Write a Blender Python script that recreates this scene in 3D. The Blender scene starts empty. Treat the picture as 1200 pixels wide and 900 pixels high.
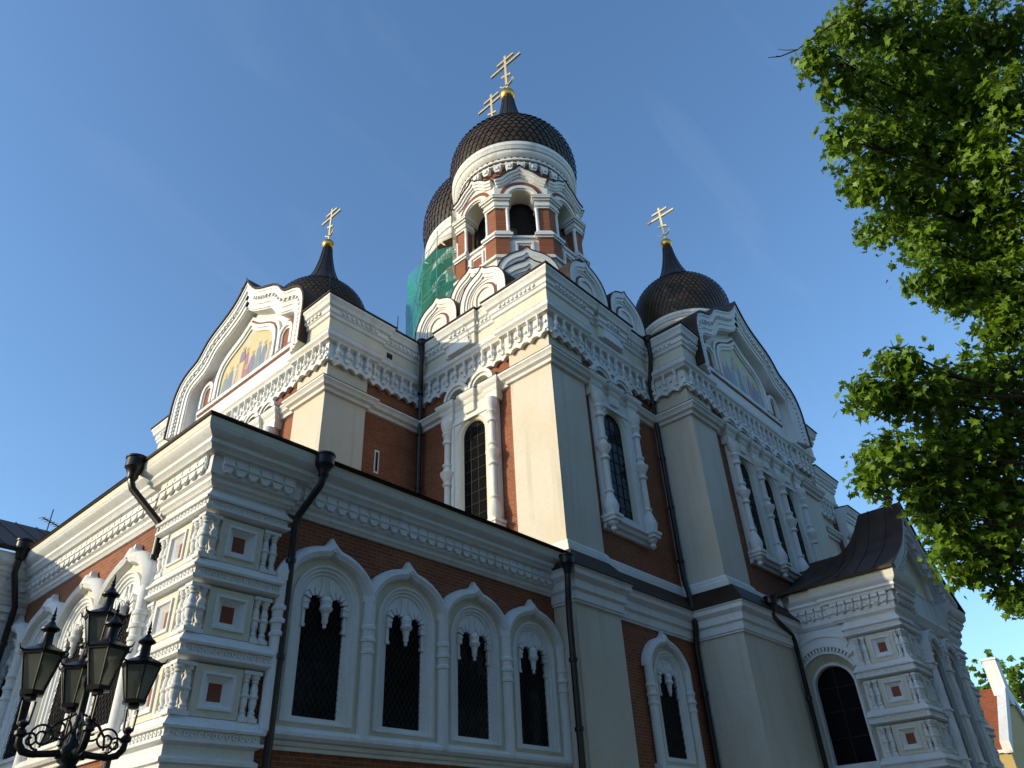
import bpy, bmesh, math, random
from mathutils import Vector, Matrix
rad = math.radians
S = bpy.context.scene
COL = S.collection

# ------------------------------------------------------------------ camera, sky, sun, exposure
cam_data = bpy.data.cameras.new("camera")
cam = bpy.data.objects.new("camera", cam_data)
COL.objects.link(cam)
cam_data.sensor_width = 36.0
cam_data.lens = 881.0 / 1200.0 * 36.0
cam_data.clip_start = 0.05
cam_data.clip_end = 3000.0
RI, UP, FW = (0.67335885, -0.73792332, -0.04535443), (-0.38375014, -0.40129127, 0.83168573), (0.63192063, 0.54261818, 0.55339121)
cam.matrix_world = Matrix(((RI[0], UP[0], -FW[0], 0), (RI[1], UP[1], -FW[1], 0), (RI[2], UP[2], -FW[2], 0), (0, 0, 0, 1)))
S.camera = cam

SUN_TO = Vector((-1.0, 0.59, 0.30)).normalized()          # direction towards the sun
ELEV = math.asin(SUN_TO.z)
W = bpy.data.worlds.new("World"); S.world = W; W.use_nodes = True
wn = W.node_tree.nodes; wl = W.node_tree.links
sky = wn.new("ShaderNodeTexSky"); sky.sky_type = 'NISHITA'; sky.sun_disc = False
sky.sun_elevation = ELEV
sky.sun_rotation = math.atan2(SUN_TO.x, SUN_TO.y)
sky.air_density = 1.2; sky.dust_density = 0.8; sky.ozone_density = 4.5
# a few thin cirrus streaks
tc = wn.new("ShaderNodeTexCoord"); mp_ = wn.new("ShaderNodeMapping"); mp_.inputs["Rotation"].default_value = (0.5, 0.3, 0.9); mp_.inputs["Scale"].default_value = (1.2, 4.5, 2.2)
wl.new(tc.outputs["Generated"], mp_.inputs[0])
cn = wn.new("ShaderNodeTexNoise"); cn.inputs["Scale"].default_value = 2.2; cn.inputs["Detail"].default_value = 7; cn.inputs["Roughness"].default_value = 0.6; cn.inputs["Distortion"].default_value = 0.6
wl.new(mp_.outputs[0], cn.inputs["Vector"])
cr_ = wn.new("ShaderNodeMapRange"); cr_.inputs[1].default_value = 0.56; cr_.inputs[2].default_value = 0.85; cr_.inputs[4].default_value = 0.045; wl.new(cn.outputs[0], cr_.inputs[0])
cm = wn.new("ShaderNodeMix"); cm.data_type = 'RGBA'; cm.inputs[7].default_value = (3.4, 3.7, 4.2, 1)
wl.new(cr_.outputs[0], cm.inputs[0]); wl.new(sky.outputs[0], cm.inputs[6])
wl.new(cm.outputs[2], wn["Background"].inputs[0])
wn["Background"].inputs[1].default_value = 0.15
sun_d = bpy.data.lights.new("sun", 'SUN'); sun_d.energy = 2.05; sun_d.angle = rad(0.5); sun_d.color = (1.0, 0.87, 0.60)
sun = bpy.data.objects.new("sun", sun_d); COL.objects.link(sun)
sun.rotation_euler = SUN_TO.to_track_quat('Z', 'Y').to_euler()
sun.location = (-20, 12, 30)
S.view_settings.view_transform = 'Standard'
S.view_settings.look = 'None'
S.view_settings.gamma = 1.0
S.view_settings.use_curve_mapping = False
S.view_settings.exposure = 0.9
GROUND = -1.65                                              # the camera is at eye height, z = 0

# ------------------------------------------------------------------ materials
def new_mat(name):
    m = bpy.data.materials.new(name); m.use_nodes = True
    nt = m.node_tree
    return m, nt, nt.nodes["Principled BSDF"]

def mixc(nt, a, b, fac, blend='MIX'):
    n = nt.nodes.new("ShaderNodeMix"); n.data_type = 'RGBA'; n.blend_type = blend
    for sock, v in ((n.inputs[6], a), (n.inputs[7], b), (n.inputs[0], fac)):
        if hasattr(v, 'links'): nt.links.new(v, sock)
        elif isinstance(v, (int, float)): sock.default_value = v
        else: sock.default_value = (*v, 1)
    return n.outputs[2]

def noise(nt, scale, detail=4, vec=None, rough=0.55):
    n = nt.nodes.new("ShaderNodeTexNoise"); n.inputs["Scale"].default_value = scale
    n.inputs["Detail"].default_value = detail; n.inputs["Roughness"].default_value = rough
    if vec is not None: nt.links.new(vec, n.inputs["Vector"])
    return n.outputs[0]

def ramp(nt, v, lo, hi):
    n = nt.nodes.new("ShaderNodeMapRange"); n.inputs[1].default_value = lo; n.inputs[2].default_value = hi
    nt.links.new(v, n.inputs[0]); return n.outputs[0]

def position(nt, scale=(1, 1, 1)):
    g = nt.nodes.new("ShaderNodeNewGeometry"); m = nt.nodes.new("ShaderNodeVectorMath"); m.operation = 'MULTIPLY'
    m.inputs[1].default_value = scale; nt.links.new(g.outputs["Position"], m.inputs[0]); return m.outputs[0]

def bump(nt, b, h, strength, dist=0.02):
    n = nt.nodes.new("ShaderNodeBump"); n.inputs["Strength"].default_value = strength; n.inputs["Distance"].default_value = dist
    nt.links.new(h, n.inputs["Height"]); nt.links.new(n.outputs[0], b.inputs["Normal"])

def plaster(name, c, stain=0.35, rough=0.75):
    m, nt, b = new_mat(name)
    streak = noise(nt, 1.0, 5, position(nt, (2.2, 2.2, 0.16)))
    patch = noise(nt, 0.55, 5, position(nt))
    fine = noise(nt, 16, 4, position(nt))
    dirt = tuple(v * q for v, q in zip(c, (0.66, 0.63, 0.58)))
    a = mixc(nt, c, dirt, ramp(nt, streak, 0.53, 0.85))
    warm = tuple(v * q for v, q in zip(c, (0.95, 0.91, 0.82)))
    a2 = mixc(nt, a, warm, ramp(nt, patch, 0.42, 0.70))
    spot = mixc(nt, (1, 1, 1), (0.86, 0.85, 0.83), ramp(nt, fine, 0.5, 0.75))
    out = mixc(nt, mixc(nt, c, a2, stain * 2), spot, 0.8, 'MULTIPLY')
    nt.links.new(out, b.inputs["Base Color"]); b.inputs["Roughness"].default_value = rough
    bump(nt, b, noise(nt, 26, 5, position(nt)), 0.22, 0.012)
    return m

def brick_mat(name, c1, c2, mortar):
    m, nt, b = new_mat(name)
    g = nt.nodes.new("ShaderNodeNewGeometry")
    sp = nt.nodes.new("ShaderNodeSeparateXYZ"); nt.links.new(g.outputs["Position"], sp.inputs[0])
    sn = nt.nodes.new("ShaderNodeSeparateXYZ"); nt.links.new(g.outputs["True Normal"], sn.inputs[0])
    def mth(op, a, c=None):
        n = nt.nodes.new("ShaderNodeMath"); n.operation = op
        for i, v in enumerate((a, c)):
            if v is None: continue
            if hasattr(v, 'links'): nt.links.new(v, n.inputs[i])
            else: n.inputs[i].default_value = v
        return n.outputs[0]
    u = mth('ADD', mth('MULTIPLY', sp.outputs[0], mth('ABSOLUTE', sn.outputs[1])), mth('MULTIPLY', sp.outputs[1], mth('ABSOLUTE', sn.outputs[0])))
    cv = nt.nodes.new("ShaderNodeCombineXYZ"); nt.links.new(u, cv.inputs[0]); nt.links.new(sp.outputs[2], cv.inputs[1])
    br = nt.nodes.new("ShaderNodeTexBrick"); nt.links.new(cv.outputs[0], br.inputs["Vector"])
    br.inputs["Scale"].default_value = 1.0; br.inputs["Brick Width"].default_value = 0.26; br.inputs["Row Height"].default_value = 0.085
    br.inputs["Mortar Size"].default_value = 0.009; br.inputs["Mortar Smooth"].default_value = 0.3
    br.inputs["Color1"].default_value = (*c1, 1); br.inputs["Color2"].default_value = (*c2, 1); br.inputs["Mortar"].default_value = (*mortar, 1)
    pat = noise(nt, 0.7, 5, position(nt))
    out = mixc(nt, br.outputs[0], mixc(nt, (1, 1, 1), (0.66, 0.6, 0.58), ramp(nt, pat, 0.4, 0.75)), 0.8, 'MULTIPLY')
    nt.links.new(out, b.inputs["Base Color"]); b.inputs["Roughness"].default_value = 0.85
    bump(nt, b, br.outputs[1], -0.4, 0.008)
    return m

def flat(name, c, rough=0.5, metal=0.0, var=0.25, nscale=3.0, bmp=0.0, spec=0.5):
    m, nt, b = new_mat(name)
    v = noise(nt, nscale, 5, position(nt))
    out = mixc(nt, c, tuple(x * (1 - var) for x in c), ramp(nt, v, 0.35, 0.7))
    nt.links.new(out, b.inputs["Base Color"]); b.inputs["Roughness"].default_value = rough; b.inputs["Metallic"].default_value = metal; b.inputs["Specular IOR Level"].default_value = spec
    if bmp: bump(nt, b, noise(nt, nscale * 5, 4, position(nt)), bmp, 0.02)
    return m

M_WHITE = plaster("white_plaster", (0.76, 0.765, 0.76), 0.45)
M_CREAM = plaster("cream_render", (0.64, 0.585, 0.49), 0.5)
M_PALE = plaster("pale_yellow_paint", (0.69, 0.655, 0.53), 0.25)
M_BRICK = brick_mat("brick", (0.29, 0.088, 0.031), (0.205, 0.058, 0.021), (0.33, 0.17, 0.10))
M_REDP = flat("red_brick_paint", (0.25, 0.072, 0.035), 0.8)
M_ROOF = flat("brown_sheet_metal", (0.055, 0.034, 0.022), 0.55, 0.0, 0.45, 1.5, spec=0.15)
M_PIPE = flat("dark_brown_metal", (0.022, 0.017, 0.015), 0.35, 0.3, 0.3, 4)
M_TILE = flat("dome_scale_metal", (0.072, 0.049, 0.027), 0.42, 0.0, 0.6, 2.5, spec=0.28)
M_SPIRE = flat("grey_sheet_metal", (0.032, 0.027, 0.023), 0.4, 0.0, 0.4, 3, spec=0.2)
M_GOLD = flat("gold_leaf", (0.80, 0.44, 0.10), 0.33, 1.0, 0.12, 4)
M_CROSS = flat("pale_gold", (0.86, 0.66, 0.34), 0.38, 0.8, 0.1, 4)
M_IRON = flat("black_iron", (0.012, 0.011, 0.011), 0.42, 0.4, 0.3, 8)
M_DARK = flat("dark_interior", (0.012, 0.010, 0.010), 0.9)
M_BARK = flat("bark", (0.075, 0.055, 0.04), 0.9, 0, 0.5, 9, 0.6)
M_GLASS, _nt, _b = new_mat("window_glass")
_b.inputs["Base Color"].default_value = (0.008, 0.008, 0.009, 1); _b.inputs["Roughness"].default_value = 0.09
bump(_nt, _b, noise(_nt, 2.2, 3, position(_nt)), 0.35, 0.03)
_b.inputs["Specular IOR Level"].default_value = 0.06
M_LEAD = flat("window_lead", (0.012, 0.012, 0.012), 0.8)
M_STOVE, _nt, _b = new_mat("lantern_glass")
_b.inputs["Base Color"].default_value = (0.24, 0.25, 0.20, 1); _b.inputs["Roughness"].default_value = 0.35
_b.inputs["Transmission Weight"].default_value = 0.55; _b.inputs["IOR"].default_value = 1.15

# ------------------------------------------------------------------ mesh helpers
class Fr:
    """A vertical working plane: s to the right seen from outside, d outwards, z up."""
    def __init__(self, x, y, ang):
        a = rad(ang); self.o = (x, y); self.n = (math.cos(a), math.sin(a)); self.t = (-self.n[1], self.n[0])
    def p(self, s, d, z):
        return (self.o[0] + self.t[0] * s + self.n[0] * d, self.o[1] + self.t[1] * s + self.n[1] * d, z)

def RF(y): return Fr(0, y, 270)          # shaded faces: s = x
def LF(x): return Fr(x, 0, 180)          # sunlit faces: s = -y

class MB:
    def __init__(self): self.v = []; self.f = []; self.fm = []; self.mats = []
    def mi(self, m):
        if m not in self.mats: self.mats.append(m)
        return self.mats.index(m)
    def add(self, vs, fs, m):
        b = len(self.v); k = self.mi(m); self.v += [tuple(q) for q in vs]
        for f in fs: self.f.append(tuple(i + b for i in f)); self.fm.append(k)
    def hexa(self, p, m):
        self.add(p, [(0, 1, 2, 3), (7, 6, 5, 4), (0, 4, 5, 1), (1, 5, 6, 2), (2, 6, 7, 3), (3, 7, 4, 0)], m)
    def box(self, fr, s0, s1, d0, d1, z0, z1, m):
        self.hexa([fr.p(s0, d1, z0), fr.p(s1, d1, z0), fr.p(s1, d1, z1), fr.p(s0, d1, z1),
                   fr.p(s0, d0, z0), fr.p(s1, d0, z0), fr.p(s1, d0, z1), fr.p(s0, d0, z1)], m)
    def wbox(self, x0, x1, y0, y1, z0, z1, m):
        self.hexa([(x0, y0, z0), (x1, y0, z0), (x1, y0, z1), (x0, y0, z1), (x0, y1, z0), (x1, y1, z0), (x1, y1, z1), (x0, y1, z1)], m)
    def prism(self, fr, poly, d0, d1, m, mside=None):
        n = len(poly); vs = [fr.p(s, d1, z) for s, z in poly] + [fr.p(s, d0, z) for s, z in poly]
        self.add(vs, [tuple(range(n)), tuple(range(2 * n - 1, n - 1, -1))], m)
        self.add(vs, [(i, (i + 1) % n, n + (i + 1) % n, n + i) for i in range(n)], mside or m)
    def strip(self, fr, A, B, d0, d1, m):
        n = len(A)
        vs = [fr.p(*q) for q in ([(s, d1, z) for s, z in A] + [(s, d1, z) for s, z in B] + [(s, d0, z) for s, z in A] + [(s, d0, z) for s, z in B])]
        fs = []
        for i in range(n - 1):
            fs += [(i, i + 1, n + i + 1, n + i), (2 * n + i, 2 * n + i + 1, i + 1, i), (n + i, n + i + 1, 3 * n + i + 1, 3 * n + i), (3 * n + i, 3 * n + i + 1, 2 * n + i + 1, 2 * n + i)]
        fs += [(0, n, 3 * n, 2 * n), (n - 1, 2 * n - 1, 4 * n - 1, 3 * n - 1)]
        self.add(vs, fs, m)
    def loft(self, fr, A, dA, B, dB, m, closed=False):
        n = len(A); vs = [fr.p(s, dA, z) for s, z in A] + [fr.p(s, dB, z) for s, z in B]
        k = n if closed else n - 1
        self.add(vs, [(i, (i + 1) % n, n + (i + 1) % n, n + i) for i in range(k)], m)
    def face(self, fr, poly, d, m):
        self.add([fr.p(s, d, z) for s, z in poly], [tuple(range(len(poly)))], m)
    def sweep_plan(self, path, prof, m):
        n = len(path); k = len(prof); ns = []
        for i in range(n - 1):
            dx, dy = path[i + 1][0] - path[i][0], path[i + 1][1] - path[i][1]; L = math.hypot(dx, dy); ns.append((dy / L, -dx / L))
        vs = []
        for i in range(n):
            a = ns[max(0, i - 1)]; b = ns[min(n - 2, i)]
            q = 1 + a[0] * b[0] + a[1] * b[1]; mx, my = (a[0] + b[0]) / q, (a[1] + b[1]) / q
            vs += [(path[i][0] + mx * d, path[i][1] + my * d, z) for d, z in prof]
        fs = [(i * k + j, i * k + (j + 1) % k, (i + 1) * k + (j + 1) % k, (i + 1) * k + j) for i in range(n - 1) for j in range(k)]
        fs += [tuple(range(k)), tuple(range((n - 1) * k, n * k))]
        self.add(vs, fs, m)
    def sweep_face(self, fr, curve, sec, m, closed_sec=True):
        n = len(curve); k = len(sec); vs = []
        for i in range(n):
            a = curve[max(0, i - 1)]; c = curve[i]; b = curve[min(n - 1, i + 1)]
            def un(p, q):
                dx, dz = q[0] - p[0], q[1] - p[1]; L = math.hypot(dx, dz) or 1; return (-dz / L, dx / L)
            n1 = un(a, c) if i > 0 else un(c, b); n2 = un(c, b) if i < n - 1 else n1
            q = max(0.35, 1 + n1[0] * n2[0] + n1[1] * n2[1]); mx, mz = (n1[0] + n2[0]) / q, (n1[1] + n2[1]) / q
            vs += [fr.p(c[0] + mx * u, d, c[1] + mz * u) for u, d in sec]
        fs = [(i * k + j, i * k + (j + 1) % k, (i + 1) * k + (j + 1) % k, (i + 1) * k + j) for i in range(n - 1) for j in range(k)]
        fs += [tuple(range(k)), tuple(range((n - 1) * k, n * k))]
        self.add(vs, fs, m)
    def lathe(self, c, prof, m, seg=12, a0=0.0):
        k = len(prof); vs = []
        for i in range(seg):
            a = a0 + 2 * math.pi * i / seg
            vs += [(c[0] + r * math.cos(a), c[1] + r * math.sin(a), z) for r, z in prof]
        fs = [(i * k + j, ((i + 1) % seg) * k + j, ((i + 1) % seg) * k + j + 1, i * k + j + 1) for i in range(seg) for j in range(k - 1)]
        if prof[0][0] > 1e-4: fs.append(tuple(i * k for i in range(seg))[::-1])
        if prof[-1][0] > 1e-4: fs.append(tuple(i * k + k - 1 for i in range(seg)))
        self.add(vs, fs, m)
    def tube(self, pts, r, m, seg=8):
        P = [Vector(p) for p in pts]; n = len(P); rs = r if isinstance(r, (list, tuple)) else [r] * n
        vs = []; u = None
        for i in range(n):
            d = (P[min(n - 1, i + 1)] - P[max(0, i - 1)]).normalized()
            if u is None: u = d.orthogonal().normalized()
            u = (u - d * u.dot(d)).normalized(); w = d.cross(u)
            for j in range(seg):
                a = 2 * math.pi * j / seg; vs.append(P[i] + (u * math.cos(a) + w * math.sin(a)) * rs[i])
        fs = [(i * seg + j, i * seg + (j + 1) % seg, (i + 1) * seg + (j + 1) % seg, (i + 1) * seg + j) for i in range(n - 1) for j in range(seg)]
        fs += [tuple(range(seg))[::-1], tuple(range((n - 1) * seg, n * seg))]
        self.add(vs, fs, m)
    def build(self, name, parent=None, smooth=True, clean=True, mats=None):
        org = Vector((0, 0, 0)); q = parent
        while q is not None: org += q.location; q = q.parent
        me = bpy.data.meshes.new(name)
        me.from_pydata([(x - org.x, y - org.y, z - org.z) for x, y, z in self.v], [], self.f)
        for m in self.mats: me.materials.append(m)
        me.polygons.foreach_set("material_index", self.fm)
        if clean:
            bm = bmesh.new(); bm.from_mesh(me)
            bmesh.ops.recalc_face_normals(bm, faces=bm.faces)
            if smooth:
                for f in bm.faces: f.smooth = True
                for e in bm.edges:
                    e.smooth = len(e.link_faces) == 2 and e.calc_face_angle(9) < 0.62
            bm.to_mesh(me); bm.free()
        o = bpy.data.objects.new(name, me); COL.objects.link(o)
        if parent is not None: o.parent = parent
        return o

def thing(name, loc, label, cat, group=None):
    o = bpy.data.objects.new(name, None); COL.objects.link(o); o.location = loc; o.empty_display_size = 0.5
    o["label"] = label; o["category"] = cat
    if group: o["group"] = group
    return o

def tag(o, label, cat, group=None):
    o["label"] = label; o["category"] = cat
    if group: o["group"] = group
    return o

def units(path, spacing, fn, m0=0.0):
    for i in range(len(path) - 1):
        (x0, y0), (x1, y1) = path[i], path[i + 1]; L = math.hypot(x1 - x0, y1 - y0)
        if L < spacing * 0.9: continue
        dx, dy = (x1 - x0) / L, (y1 - y0) / L
        fr = Fr(x0, y0, math.degrees(math.atan2(-dx, dy)))
        n = max(1, int(round((L - 2 * m0) / spacing))); st = (L - 2 * m0) / n
        for k in range(n): fn(fr, m0 + (k + 0.5) * st, st)

def arch(cs, hw, zb, zsp, n=16, rise=1.0):
    pts = [(cs - hw, zb)]
    for i in range(n + 1):
        a = math.pi * (1 - i / n); pts.append((cs + hw * math.cos(a), zsp + hw * rise * math.sin(a)))
    return pts + [(cs + hw, zb)]

def holed(mb, fr, s0, s1, z0, z1, cs, hw, zb, zsp, d0, d1, m, rise=1.0):
    """A plate with an arched hole."""
    o = arch(cs, hw, zb, zsp, 16, rise); h = len(o) // 2
    L = [(s0, zb)] + o[:h + 1] + [(cs, z1), (s0, z1)]
    Rr = [(s1, zb), (s1, z1), (cs, z1)] + o[h:]
    for d in (d0, d1):
        mb.face(fr, L, d, m); mb.face(fr, Rr, d, m)
        if zb > z0 + 1e-4: mb.face(fr, [(s0, z0), (s1, z0), (s1, zb), (cs + hw, zb), (cs - hw, zb), (s0, zb)], d, m)
    mb.loft(fr, o, d0, o, d1, m)
    if zb > z0 + 1e-4: mb.loft(fr, [(cs - hw, zb), (cs + hw, zb)], d0, [(cs - hw, zb), (cs + hw, zb)], d1, m)
    q = [(s0, z0), (s1, z0), (s1, z1), (s0, z1)]
    mb.loft(fr, q, d0, q, d1, m, True)

def offset(curve, o):
    """Shift an upward-bulging curve (left to right) inwards by o."""
    out = []; n = len(curve)
    for i in range(n):
        def un(p, q):
            dx, dz = q[0] - p[0], q[1] - p[1]; L = math.hypot(dx, dz) or 1; return (dz / L, -dx / L)
        n1 = un(curve[i - 1], curve[i]) if i > 0 else un(curve[0], curve[1])
        n2 = un(curve[i], curve[i + 1]) if i < n - 1 else n1
        q = max(0.5, 1 + n1[0] * n2[0] + n1[1] * n2[1])
        out.append((curve[i][0] + (n1[0] + n2[0]) / q * o, curve[i][1] + (n1[1] + n2[1]) / q * o))
    return out

def mirror(half):
    """half runs from the foot on the right to the apex; returns the whole curve left to right."""
    return [(-a, b) for a, b in half] + [(a, b) for a, b in half[-2::-1]]

def circ(cr, cd, r, n=8): return [(cr + r * math.cos(2 * math.pi * i / n), cd + r * math.sin(2 * math.pi * i / n)) for i in range(n)]

# ------------------------------------------------------------------ ground
gm = bpy.data.meshes.new("ground")
gm.from_pydata([(-900, -900, GROUND), (900, -900, GROUND), (900, 900, GROUND), (-900, 900, GROUND)], [], [(0, 1, 2, 3)])
go = bpy.data.objects.new("ground", gm); COL.objects.link(go); go["kind"] = "structure"
m, nt, b = new_mat("cobbles")
vo = nt.nodes.new("ShaderNodeTexVoronoi"); vo.inputs["Scale"].default_value = 7; vo.feature = 'DISTANCE_TO_EDGE'
nt.links.new(position(nt), vo.inputs["Vector"])
nt.links.new(mixc(nt, (0.03, 0.028, 0.026), mixc(nt, (0.10, 0.095, 0.09), (0.065, 0.06, 0.055), noise(nt, 3, 3, position(nt))), ramp(nt, vo.outputs[0], 0.02, 0.12)), b.inputs["Base Color"])
b.inputs["Roughness"].default_value = 0.8
bump(nt, b, ramp(nt, vo.outputs[0], 0, 0.15), 0.5, 0.02)
gm.materials.append(m)

# ------------------------------------------------------------------ cathedral
CA = thing("cathedral", (28.5, 25.0, GROUND), "white and red brick cathedral with dark onion domes and golden crosses", "cathedral")
XM, YM = 16.40, 12.337        # corner tower block: planes of its pilasters
XR, YR = 22.82, 10.81         # right-hand transept corner
XL, YL = 12.06, 18.82         # left-hand transept corner
XC, YC = 28.53, 24.87         # transept centre lines
XR2 = 2 * XC - XR; YL2 = 2 * YC - YL; XM2 = 2 * XC - XM; YM2 = 2 * YC - YM
GB = GROUND + 0.01

STRING = [(-0.2, 14.33), (0.1, 14.38), (0.13, 14.48), (0.24, 14.54), (0.27, 14.64), (0.34, 14.70), (0.34, 14.77), (-0.2, 14.84)]
FRIEZE = [(-0.2, 15.62), (0.10, 15.64), (0.10, 16.36), (0.26, 16.40), (0.29, 16.48), (0.36, 16.54), (0.38, 16.66), (0.34, 16.70), (0.33, 16.74), (-0.2, 16.76)]
CORNICE = [(-0.2, 16.74), (0.33, 16.76), (0.33, 17.22), (0.40, 17.26), (0.42, 17.38), (0.47, 17.42), (0.47, 17.60), (0.56, 17.66), (0.60, 17.84), (0.65, 17.90), (0.65, 18.00), (-0.2, 18.06)]
BASE = [(-0.2, 7.55), (0.16, 7.55), (0.16, 7.95), (0.10, 8.0), (0.10, 8.08), (0.03, 8.17), (-0.2, 8.18)]
LEDGE = [(-0.40, 7.76), (-0.10, 7.72), (0.36, 7.12), (0.38, 7.06), (-0.40, 7.06)]
PLCOR = [(-0.2, 6.15), (0.06, 6.17), (0.06, 6.22), (0.10, 6.24), (0.10, 6.46), (0.17, 6.52), (0.17, 6.74), (0.26, 6.82), (0.30, 6.86), (0.30, 6.99), (0.34, 7.02), (0.34, 7.055), (-0.2, 7.055)]

def spindle(mb, fr, s, d, z0, z1, r, m, seg=8):
    h = z1 - z0; x, y, _ = fr.p(s, d, 0)
    mb.lathe((x, y), [(r * 0.15, z0), (r * 0.5, z0 + h * 0.06), (r * 0.35, z0 + h * 0.12), (r * 0.9, z0 + h * 0.26), (r, z0 + h * 0.36), (r * 0.75, z0 + h * 0.5),
                      (r * 0.5, z0 + h * 0.62), (r * 0.85, z0 + h * 0.68), (r * 0.6, z0 + h * 0.74), (r * 0.95, z0 + h * 0.86), (r * 0.95, z1)], m, seg)

def frieze_ornament(mb, path, m):
    def unit(fr, s, st):
        spindle(mb, fr, s, 0.21, 15.86, 16.42, 0.08, m, 7)
        h = st / 2
        # zigzag hem: a stepped tooth under each spindle with scooped sides
        mb.prism(fr, [(s - h, 15.62), (s - h * 0.55, 15.60), (s - h * 0.35, 15.565), (s, 15.48), (s + h * 0.35, 15.565), (s + h * 0.55, 15.60), (s + h, 15.62), (s + h, 15.74), (s + h * 0.5, 15.80), (s, 15.76), (s - h * 0.5, 15.80), (s - h, 15.74)], 0.02, 0.155, m)
        mb.tube([fr.p(s - h, 0.155, 15.63), fr.p(s - h * 0.5, 0.155, 15.60), fr.p(s, 0.155, 15.49), fr.p(s + h * 0.5, 0.155, 15.61), fr.p(s + h, 0.155, 15.63)], 0.026, m, 6)
        mb.box(fr, s - 0.07, s + 0.07, 0.08, 0.22, 15.74, 15.88, m)
        mb.box(fr, s + h - 0.045, s + h + 0.045, 0.08, 0.17, 16.02, 16.12, m)
        mb.prism(fr, [(s + h - 0.13, 15.74), (s + h + 0.13, 15.74), (s + h, 15.94)], 0.08, 0.15, m)
    units(path, 0.47, unit)

def denticles(mb, path, z0, z1, d0, d1, sp, m, w=0.45):
    units(path, sp, lambda fr, s, st: mb.box(fr, s - st * w / 2, s + st * w / 2, d0, d1, z0, z1, m))

def entablature(parent, lower, uppers, coping=True):
    mb = MB(); mb.sweep_plan(lower, FRIEZE, M_WHITE); frieze_ornament(mb, lower, M_WHITE); mb.build("frieze", parent)
    for u in uppers:
        mb = MB(); mb.sweep_plan(u, CORNICE, M_WHITE); denticles(mb, u, 17.46, 17.58, 0.46, 0.53, 0.21, M_WHITE)
        mb.sweep_plan(u, [(0.3308, 16.79), (0.335, 16.79), (0.335, 17.19), (0.3308, 17.19)], M_PALE)
        c = mb.build("cornice", parent)
        if coping:
            mb = MB(); mb.sweep_plan(u, [(-0.3, 18.07), (0.70, 18.01), (0.71, 18.05), (-0.3, 18.17)], M_ROOF); mb.build("coping", c)

def plinth(parent, path, ground=True):
    mb = MB(); mb.sweep_plan(path, PLCOR, M_WHITE); mb.build("plinth_cornice", parent)
    mb = MB(); mb.sweep_plan(path, LEDGE, M_ROOF); mb.build("metal_ledge", parent)

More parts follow.
